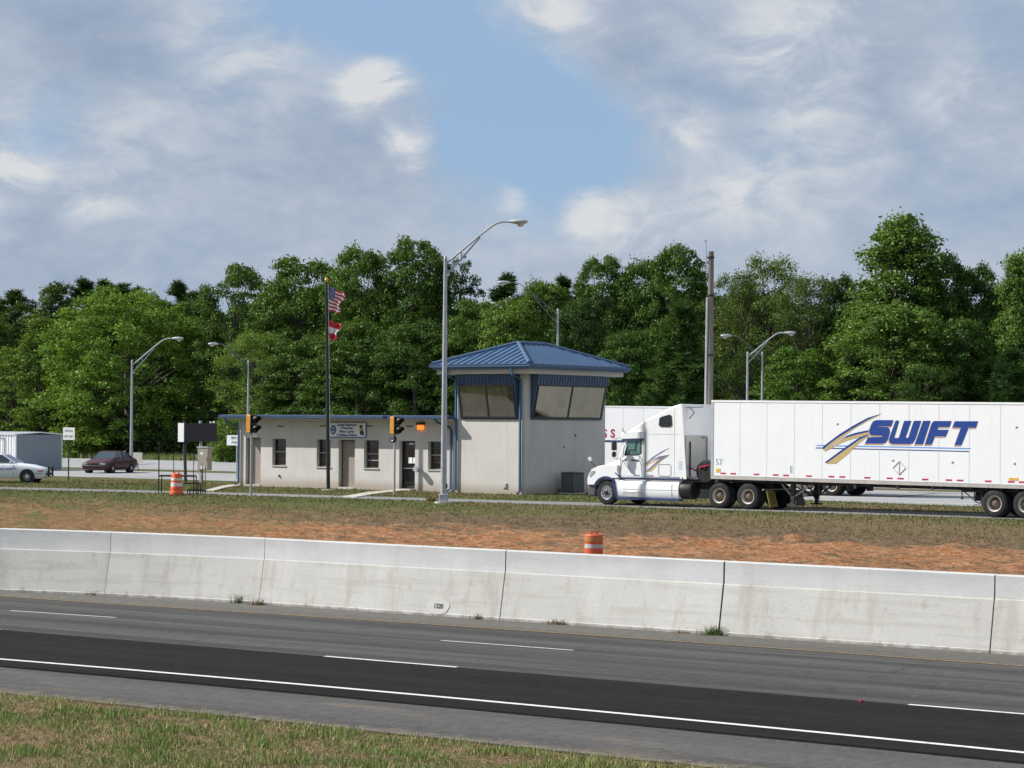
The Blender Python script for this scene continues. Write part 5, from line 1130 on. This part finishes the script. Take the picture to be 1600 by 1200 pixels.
# ------------------------------------------------------------------ grass, straw and weeds
def blades(P, hgt, wid, lean, seedn):
    """triangular blades; P = (n,3) roots"""
    n = len(P); r = np.random.default_rng(seedn); a = r.uniform(0, 2 * np.pi, n); h = hgt * r.uniform(.5, 1.3, n) if np.isscalar(hgt) else hgt * r.uniform(.6, 1.3, n)
    w2 = wid * r.uniform(.6, 1.3, n); ld_ = lean * r.uniform(0, 1.6, n); b = r.uniform(0, 2 * np.pi, n)
    V = np.empty((n, 3, 3)); dx = np.cos(a) * w2; dy = np.sin(a) * w2
    V[:, 0] = P + np.stack([dx, dy, np.zeros(n)], 1); V[:, 1] = P - np.stack([dx, dy, np.zeros(n)], 1)
    V[:, 2] = P + np.stack([np.cos(b) * ld_ * h, np.sin(b) * ld_ * h, h], 1); return V.reshape(-1, 3)
def tri_mesh(name, V, mat, fpv=3):
    n = len(V) // fpv; me = bpy.data.meshes.new(name); me.vertices.add(len(V)); me.vertices.foreach_set('co', V.astype(np.float32).ravel())
    me.loops.add(len(V)); me.loops.foreach_set('vertex_index', np.arange(len(V), dtype=np.int32)); me.polygons.add(n)
    me.polygons.foreach_set('loop_start', np.arange(0, len(V), fpv, dtype=np.int32)); me.polygons.foreach_set('loop_total', np.full(n, fpv, dtype=np.int32))
    me.update(calc_edges=True); me.materials.append(mat); o = bpy.data.objects.new(name, me); COL.objects.link(o); return o
def scatter(s0_, s1_, n0_, n1_, count, dens, seedn):
    r = np.random.default_rng(seedn); out = []
    S = r.uniform(s0_, s1_, count); N = r.uniform(n0_, n1_, count); K = r.uniform(0, 1, count)
    for s, n, k in zip(S, N, K):
        d_ = dens(s, n)
        if k < d_: out.append((s, n, ground_h(s, n)))
    return np.array(out)
nz = lambda s, n, f, o=0: noise.noise(Vector((s * f, n * f * 1.5, o))) * .5 + .5
P = scatter(-38, -10, 20.5, 26.42, 150000, lambda s, n: min(1, max(.05, (nz(s, n, 1.1, 1) * .6 + nz(s, n, 4, 2) * .5 - .36) * 2.4)) * (max(.05, nz(s, n, 2.2, 9) * 1.6 - .55) if n > 25.9 else 1), 11)
hh = np.array([.025 + .095 * max(0, nz(a, b, 1.1, 1) * .6 + nz(a, b, 4, 2) * .5 - .3) * 2 for a, b, c in P])
o = tri_mesh('verge_grass', blades(P, hh, .0065, .5, 21), M['grass']); o.rotation_euler = (0, 0, HR); tag(o, 'short green and straw grass on the near road verge', 'grass', kind='stuff')
P = scatter(-40, -10, 20.5, 26.35, 70000, lambda s, n: .9, 12)
o = tri_mesh('verge_straw', blades(P, .030, .007, 2.4, 22), M['straw']); o.rotation_euler = (0, 0, HR); tag(o, 'dead straw lying on the near road verge', 'straw', kind='stuff')
P = scatter(-80, -8, 60, 74, 90000, lambda s, n: min(1, max(0, nz(s, n, .8, 4) * .6 + nz(s, n, 3, 5) * .5 - .38) * 2.0) * (.35 if n < 66.5 else 1 if n < 71 else .5), 13)
o = tri_mesh('bank_straw', blades(P, .045, .016, 1.6, 23), M['straw']); o.rotation_euler = (0, 0, HR); tag(o, 'dry straw and dead stems on the red clay bank', 'straw', kind='stuff')
def yard_d(s, n):
    p = HD * s + HN * n; f = p.dot(FN); l_ = p.dot(FD)
    lane0 = np.interp(l_, [-110, -90, -76, -64, -52, -38, 0], [68.4, 71.4, 73.7, 74.7, 75.3, 75.9, 76.5]); lane1 = np.interp(l_, [-110, -90, -79, -66, -52, -38, 0], [71.0, 74.0, 76.2, 77.5, 79.0, 79.7, 80.5])
    lot0 = np.interp(l_, [-110, -70, -60, -48], [92.5, 92.4, 90.6, 88.0])
    if lane0 + .12 < f < lane1 - .12 or (f > lot0 and f < 107.1) or f > 112: return 0
    if -4.2 - 65.87 < l_ < -65.9 and 85.2 < f < 92 : return 0
    if -84.7 < l_ < -70 and 85.5 < f < 93: return 0
    return min(1, max(.06, nz(s, n, .25, 7) * .5 + nz(s, n, 1.4, 8) * .7 - .2))
P = scatter(-95, -10, 67.5, 92, 150000, yard_d, 14)
o = tri_mesh('yard_grass', blades(P, .085, .016, .6, 24), M['lawn']); o.rotation_euler = (0, 0, HR); tag(o, 'short mown grass between the bank, the lane and the station', 'grass', kind='stuff')
for i, (u, v, hgt, cnt, lb) in enumerate([(158, 930, .16, 26, 'small brown weed at the wall foot, left end of the barrier'), (333, 938, .20, 18, 'thin upright weed at the wall foot below the drum and steps'), (382, 942, .26, 45, 'green grass tuft at the wall foot just left of a joint'),
        (408, 945, .18, 26, 'brown weed at the wall foot right of a wall joint'), (755, 967, .17, 24, 'dark weed at the wall foot left of the number joint'), (807, 968, .22, 45, 'green weed tuft at the wall foot right of the stencilled number'), (868, 975, .16, 14, 'thin weed at the wall foot below the weathered drum'), (881, 976, .12, 16, 'low weed at the wall foot just right of the thin one'), (1125, 992, .24, 100, 'largest green weed clump at the wall foot in front of a wall joint'), (1070, 989, .08, 14, 'tiny weed at the wall foot left of the largest clump')]):
    p = G(u, v, ZH); r = np.random.default_rng(50 + i); n = cnt * 4; rad = .10 if cnt < 100 else .16
    Pw = np.stack([r.normal(0, rad, n), r.normal(-.07, rad * .35, n), np.zeros(n)], 1); o = tri_mesh('weed_clump', blades(Pw, hgt * .8, .009, .6, 60 + i), M['weed'] if 'green' in lb else M['straw']); o.location = p - HN * (.10 if cnt < 90 else .06) + Vector((0, 0, .006)); tag(o, lb, 'weed', 'weeds at the foot of the barrier wall')
p = G(676, 783); r = np.random.default_rng(5); Pw = np.stack([r.normal(0, .14, 160), r.normal(0, .12, 160), np.zeros(160)], 1); o = tri_mesh('weed_clump', blades(Pw, .34, .012, .5, 77), M['straw']); o.location = p; tag(o, 'dry brown weed clump at the foot of the tallest street lamp', 'weed')
# ------------------------------------------------------------------ trees
def diamonds(C, N, size, el=.62, rg=None):
    n = len(C); rg = rg or rng; N = N / np.linalg.norm(N, axis=1, keepdims=True)
    A = rg.normal(size=(n, 3)); T = np.cross(N, A); T /= np.linalg.norm(T, axis=1, keepdims=True); B = np.cross(N, T)
    s = size[:, None]; V = np.empty((n, 4, 3)); V[:, 0] = C + T * s * .55; V[:, 1] = C + B * s * .55 * el + N * s * .10; V[:, 2] = C - T * s * .55; V[:, 3] = C - B * s * .55 * el - N * s * .06
    return V.reshape(-1, 3)
def sphere(n, rg): v = rg.normal(size=(n, 3)); return v / np.linalg.norm(v, axis=1, keepdims=True)
def tree_proto(seed, H, rx, lo, nl, per, lr, leaf, prof, squash=.72, trunk_r=.28, limbs=16, lean=0.0, mat='leaf', inner=.5, sq=.95):
    rg = np.random.default_rng(seed); Cs = []; Ls = []
    for i in range(nl):
        h = lo + (1 - lo) * rg.beta(1.25, 1.15); R_ = rx * prof((h - lo) / (1 - lo)); a = rg.uniform(0, 2 * np.pi)
        r_ = R_ * np.sqrt(rg.uniform(inner ** 2, 1)); k = lr * rg.choice([.55, .8, 1.0, 1.35, 1.7], p=[.2, .25, .25, .2, .1])
        c = np.array([r_ * np.cos(a) + lean * h, r_ * np.sin(a), h * H - k * .4]); Ls.append((c, k))
    Cc, NN, SZ = [], [], []
    for c, k in Ls:
        n = int(per * (k / lr) ** 1.6); d_ = sphere(n, rg); d_[:, 2] = np.where(d_[:, 2] < -.3, -d_[:, 2] * .6, d_[:, 2])
        rad = k * rg.uniform(.55, 1.08, n) * (1 + .22 * np.sin(d_[:, 0] * 7 + seed) * np.cos(d_[:, 1] * 6 + c[0]))
        Cc.append(c + d_ * rad[:, None] * np.array([1, 1, max(squash, .9)])); NN.append(d_ * .8 + rg.normal(size=(n, 3)) * .65 + np.array([0, 0, .15])); SZ.append(leaf * rg.uniform(.55, 1.35, n))
    V = diamonds(np.concatenate(Cc), np.concatenate(NN), np.concatenate(SZ), rg=rg)
    m = MB(); top = H * .86
    wob = [(0, 0, -.2)] + [(lean * t + rg.normal(0, .12), rg.normal(0, .12), top * t) for t in (.25, .5, .75, 1)]
    m.tube(wob, [trunk_r * 1.2, trunk_r, trunk_r * .8, trunk_r * .5, trunk_r * .15], 7)
    for c, k in Ls[:limbs]:
        z0 = max(.12, min(.8, c[2] / H - .22)); b = np.array([lean * z0, 0, top * z0]); mid = (b + c) / 2 + np.array([0, 0, .25]) + rg.normal(0, .2, 3)
        m.tube([b, mid, c], [trunk_r * .4, trunk_r * .26, trunk_r * .08], 5)
    return V, m, H, rx, mat
def pine_proto(seed, H, rx, lo, nb, per, leaf, conical, droop, tr_=.24):
    rg = np.random.default_rng(seed); Cc, NN = [], []; m = MB()
    m.tube([(0, 0, -.2), (rg.normal(0, .1), rg.normal(0, .1), H * .5), (0, 0, H * .97)], [tr_, tr_ * .7, tr_ * .12], 7)
    for i in range(nb):
        h = lo + (1 - lo) * (i + rg.uniform(0, 1)) / nb; f = (h - lo) / (1 - lo); R_ = rx * ((1 - f) * .92 + .1 if conical else max(.18, np.sin(np.pi * min(1, f * .82 + .18)) )) * rg.uniform(.65, 1.12); a = rg.uniform(0, 2 * np.pi)
        b = np.array([0, 0, h * H * .97]); tip = b + np.array([R_ * np.cos(a), R_ * np.sin(a), R_ * (.35 if not conical else .12) - droop * R_])
        m.tube([b, (b + tip) / 2 + np.array([0, 0, .1]), tip], [tr_ * .22, tr_ * .14, .02], 4)
        nt = 5
        for q in range(nt):
            t = .35 + .7 * (q + rg.uniform(0, 1)) / nt; c = b + (tip - b) * min(1.02, t) + rg.normal(0, .18, 3); d_ = sphere(per, rg); d_[:, 2] = d_[:, 2] * .7 + .15
            Cc.append(np.stack([np.repeat(c[None], per, 0), d_ * rg.uniform(.35, .62, per)[:, None]], 0))
    base = np.concatenate([x[0] for x in Cc]); dv = np.concatenate([x[1] for x in Cc]); n = len(base)
    side = np.cross(dv, rg.normal(size=(n, 3))); side /= np.linalg.norm(side, axis=1, keepdims=True); w_ = leaf
    V = np.empty((n, 4, 3)); V[:, 0] = base + side * w_; V[:, 1] = base - side * w_; V[:, 2] = base + dv * 1.15 - side * w_ * .5; V[:, 3] = base + dv * 1.15 + side * w_ * .5
    return V.reshape(-1, 3), m, H, rx, 'needle'
dome = lambda f: np.sqrt(max(0.0, 1 - max(0, (f - .35) / .67) ** 2)) * (.72 + .28 * min(1, f / .35))
egg = lambda f: np.sqrt(max(.02, 1 - (abs(f - .42) / .62) ** 2))
cone = lambda f: .18 + .82 * (1 - f) ** .75 * min(1, .6 + f * 2)
PRO = {
 'oak': [tree_proto(1, 15, 7.2, .06, 430, 150, .82, .21, dome, inner=.55, trunk_r=.42, lean=.6)],
 'round': [tree_proto(2, 16, 4.6, .10, 330, 120, .74, .21, egg, trunk_r=.3), tree_proto(3, 16, 4.8, .14, 300, 130, .78, .21, dome, trunk_r=.3), tree_proto(33, 16, 4.4, .08, 340, 118, .70, .21, egg, trunk_r=.28)],
 'open': [tree_proto(4, 17, 4.8, .22, 190, 130, .66, .20, egg, squash=.6, inner=.3, trunk_r=.3, limbs=30), tree_proto(5, 17, 5.0, .28, 185, 130, .68, .20, dome, squash=.6, inner=.3, limbs=30)],
 'tall': [tree_proto(6, 18, 4.8, .12, 330, 120, .70, .21, lambda f: cone(f) if f > .35 else .95, inner=.35, limbs=26)],
 'slim': [tree_proto(8, 13, 2.0, .08, 190, 75, .5, .18, lambda f: egg(f) * (1 - .3 * f), inner=.2, trunk_r=.13, limbs=30), tree_proto(9, 13, 2.1, .16, 170, 75, .5, .18, egg, inner=.2, trunk_r=.12, limbs=30)],
 'feather': [tree_proto(10, 16, 4.8, .1, 190, 150, .9, .16, egg, inner=.2, squash=.9, trunk_r=.26, limbs=50)],
 'bush': [tree_proto(11, 5, 2.6, .02, 110, 140, .6, .20, dome, trunk_r=.1)],
 'pine': [pine_proto(12, 18, 2.6, .52, 46, 42, .035, False, .0), pine_proto(13, 18, 2.4, .60, 40, 42, .035, False, .05), pine_proto(14, 18, 2.9, .45, 50, 40, .035, False, .0)],
 'pinebush': [pine_proto(15, 12, 3.6, .03, 110, 40, .03, True, .30, .2)],
}
MESH = {}
for k, lst in PRO.items():
    for i, (V, mt, H, rx, mat) in enumerate(lst):
        co = tri_mesh('crown', V, M[mat], 4); to_ = mt.build('trunk', M['bark'], smooth=60)
        MESH[k, i] = (co.data, to_.data, H, rx); bpy.data.objects.remove(co); bpy.data.objects.remove(to_)
trand = random.Random(3)
def tree(kind, u, vtop, wpx, nn, label, tint=(1, 1, 1), var=0, name='broadleaf_tree', group=None, vbase=None):
    p = NP(u, V0, nn); Y = p.y; base = Vector((p.x, p.y, 0)); zt_ = AT(u, vtop, Y).z; wd = wpx / FPX * Y
    cd, td, H, rx = MESH[kind, var % len(PRO[kind])]
    t = thing(name, base, trand.uniform(0, 6.28) if kind != 'oak' else R(150), label, 'tree', group)
    sx = wd / (2 * rx) * 1.12; sz = zt_ / H; t.scale = (sx, sx, sz)
    for nm, d_ in (('trunk', td), ('crown', cd)):
        o = bpy.data.objects.new(nm, d_); COL.objects.link(o); o.parent = t; o.color = (*tint, 1)
    return t
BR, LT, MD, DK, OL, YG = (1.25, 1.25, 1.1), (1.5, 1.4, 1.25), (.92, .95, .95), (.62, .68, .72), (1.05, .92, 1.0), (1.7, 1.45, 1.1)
G1 = 'front row trees at the wood edge'; G2 = 'second row trees of the wood'; G3 = 'tall pines rising at the back of the wood'
F = [
 ('slim', 62, 492, 84, 147, 'slender pale green young tree behind the white storage container', (1.25, 1.2, 1.0), 0), ('slim', 18, 540, 70, 148, 'light green sapling at the far left edge of the picture', LT, 1),
 ('slim', 108, 585, 60, 149, 'darker slim sapling just left of the big round oak', MD, 1), ('slim', -12, 500, 80, 150, 'tall slim tree cut by the left picture edge', MD, 0),
 ('oak', 205, 452, 262, 149, 'big round bright green oak behind the red sedan', (1.5, 1.5, 1.1), 0),
 ('bush', 138, 655, 62, 144, 'bright green bush under the left side of the big oak', YG, 0), ('bush', 360, 655, 60, 140, 'leafy light bush beside the left corner of the office roof', LT, 0),
 ('open', 366, 412, 132, 152, 'tall open tree with visible limbs right of the big oak', MD, 0), ('feather', 402, 520, 130, 147, 'olive green feathery tree above the left end of the office roof', LT, 0),
 ('round', 468, 405, 150, 153, 'broad dense tree just left of the flags', (1.0, 1.05, .95), 0), ('round', 470, 530, 130, 147, 'lower mid green tree left of the flagpole above the office', MD, 2),
 ('round', 562, 390, 130, 152, 'tall dense tree right of the upper flag', (1.02, 1.05, .95), 1), ('round', 560, 505, 160, 147, 'dark spreading tree above the office name board', (.85, .92, .9), 0),
 ('round', 645, 376, 120, 153, 'highest tree of the middle group, left of the tallest lamp', (.9, .95, .9), 2), ('round', 650, 505, 140, 147, 'dark tree directly left of the tower eave', (.72, .8, .8), 1),
 ('open', 712, 398, 96, 155, 'open topped tree directly behind the tallest lamp', DK, 1), ('round', 738, 470, 110, 148, 'mid green tree behind the left slope of the tower roof', (.9, .95, .85), 0),
 ('round', 800, 470, 120, 148, 'light topped tree above the ridge of the tower roof', LT, 2), ('round', 846, 442, 110, 151, 'tree behind the lamp that rises over the tower', (1.1, 1.1, .9), 1),
 ('round', 905, 470, 100, 146, 'dark glossy tree above the right slope of the tower roof', (.55, .62, .75), 2), ('round', 940, 403, 96, 153, 'pointed tree right of the tower lamp', (.9, 1.0, .95), 0),
 ('round', 1000, 410, 110, 154, 'medium tree between the pointed tree and the timber pole', (.8, .9, .85), 1), ('round', 1056, 388, 116, 153, 'tall dark green tree just left of the timber pole', (.85, .98, .85), 2),
 ('pinebush', 1062, 470, 170, 142, 'drooping bushy pine left of the timber pole', (1.3, 1.3, 1.1), 0), ('round', 985, 520, 110, 146, 'low dark tree above the parked trailer', (.75, .85, .8), 0),
 ('feather', 1150, 428, 120, 151, 'olive tree just right of the timber pole', OL, 0), ('feather', 1202, 402, 120, 152, 'feathery olive tree with thin twigs on top behind the lamps', (1.15, 1.0, 1.05), 0),
 ('feather', 1262, 432, 120, 150, 'grey green tree right of the lamp with the bright arm', (.9, .82, .9), 0), ('round', 1310, 435, 90, 154, 'small dark crown left of the tallest right tree', DK, 1),
 ('round', 1245, 545, 130, 143, 'low bright tree below the bright lamp arm', (1.0, 1.1, .85), 2), ('feather', 1165, 550, 120, 144, 'dark undergrown tree behind the two right lamps', (.6, .6, .65), 0),
 ('tall', 1408, 338, 240, 150, 'tallest bright tree at the right above the blue lettering', (1.12, 1.15, 1.0), 0), ('round', 1392, 480, 210, 144, 'wide bright green crown in front of the tallest right tree', BR, 1),
 ('round', 1476, 402, 90, 153, 'shoulder crown right of the tallest right tree', (.95, 1.0, .9), 2), ('pinebush', 1335, 555, 110, 141, 'dark pine above the front half of the trailer lettering', (.75, .8, .8), 0),
 ('round', 1524, 418, 100, 155, 'round dark crown between the two bright right trees', (.72, .82, .85), 1), ('round', 1500, 500, 110, 146, 'shaded tree behind the rear of the long trailer', (.75, .85, .8), 0),
 ('tall', 1598, 392, 140, 148, 'bright tall tree cut by the right picture edge', (1.15, 1.18, 1.0), 0), ('pinebush', 1578, 545, 150, 140, 'dark dense pine at the right picture edge', (.8, .9, .85), 0),
 ('round', 1665, 440, 150, 148, 'tree beyond the right picture edge', MD, 0), ('feather', 1440, 570, 110, 141, 'low shaded tree above the rear of the blue lettering', (.7, .75, .75), 0),
]
for k, u, vt, wp, nn, lb, tint, var in F:
    tree(k, u, vt, wp, nn, lb, tint, var, 'pine_tree' if 'pine' in k else ('bush' if k == 'bush' else 'broadleaf_tree'), G1)
for i, (u, vt, wp) in enumerate([(-15, 458, 62), (22, 452, 60), (132, 432, 66), (165, 436, 60), (190, 442, 62), (216, 446, 52), (278, 438, 56), (304, 454, 52), (880, 428, 58), (792, 425, 54), (905, 440, 40)]):
    tree('pine', u, vt, wp * 1.5, 172, ['dark pine top at the left picture edge', 'dark pine second from the left picture edge', 'pointed dark pine in the pine group left of the oak', 'second pine of the group left of the oak top', 'third pine of the group left of the oak top', 'dark pine directly above the left shoulder of the oak', 'dark pine top right above the oak', 'small pine top between the oak and the open tree', 'dark pine top right of the tower lamp arm', 'dark pine top above the lamp head over the tower', 'low pine top left of the pointed tree'][i], (1.0, 1.0, .95), i, 'pine_tree', G3)
tree('slim', 88, 440, 84, 160, 'yellowish broad crowned tree in front of the left pines', (.85, .8, .85), 0, group=G2); tree('slim', 30, 470, 70, 160, 'brownish green tree behind the leftmost sapling', (.7, .66, .72), 1, group=G2)
tree('slim', 130, 490, 80, 158, 'dark tree left of the oak in front of the pines', (.7, .75, .8), 0, group=G2); tree('round', 300, 470, 120, 158, 'dark crown between the oak and the open tree', (.7, .78, .8), 1, group=G2)
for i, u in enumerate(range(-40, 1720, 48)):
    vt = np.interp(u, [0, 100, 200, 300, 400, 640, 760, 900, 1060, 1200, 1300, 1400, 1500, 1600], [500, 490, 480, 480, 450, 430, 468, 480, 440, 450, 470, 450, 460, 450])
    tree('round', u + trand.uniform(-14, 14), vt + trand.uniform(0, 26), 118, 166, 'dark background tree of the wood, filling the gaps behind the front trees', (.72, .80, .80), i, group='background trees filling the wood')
# undergrowth below the crowns
def under(n, s0_, s1_, n0_, n1_, hmax, seedn, size):
    r = np.random.default_rng(seedn); S = r.uniform(s0_, s1_, n); N = r.uniform(n0_, n1_, n); hm = np.array([hmax * (.45 + .75 * (noise.noise(Vector((s * .15, q * .15, 2))) * .5 + .5)) for s, q in zip(S, N)]); Z = hm * r.uniform(0, 1, n) ** 1.2
    C = np.stack([S, N, Z], 1); return diamonds(C, r.normal(size=(n, 3)) + np.array([0, -.4, .5]), size * r.uniform(.5, 1.4, n), rg=r)
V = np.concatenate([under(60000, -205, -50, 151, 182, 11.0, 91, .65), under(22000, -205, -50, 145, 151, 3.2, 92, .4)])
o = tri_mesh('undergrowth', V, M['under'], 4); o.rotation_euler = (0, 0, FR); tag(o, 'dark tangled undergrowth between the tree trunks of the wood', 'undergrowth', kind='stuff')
r = np.random.default_rng(93); n = 40000; S = r.uniform(-205, -50, n); N = 142 + 4.5 * r.uniform(0, 1, n) ** .8
o = tri_mesh('tall_grass', blades(np.stack([S, N, np.zeros(n)], 1), .55, .03, .35, 94), M['grass']); o.rotation_euler = (0, 0, FR); tag(o, 'tall bright grass along the far lot edge below the trees', 'grass', kind='stuff')
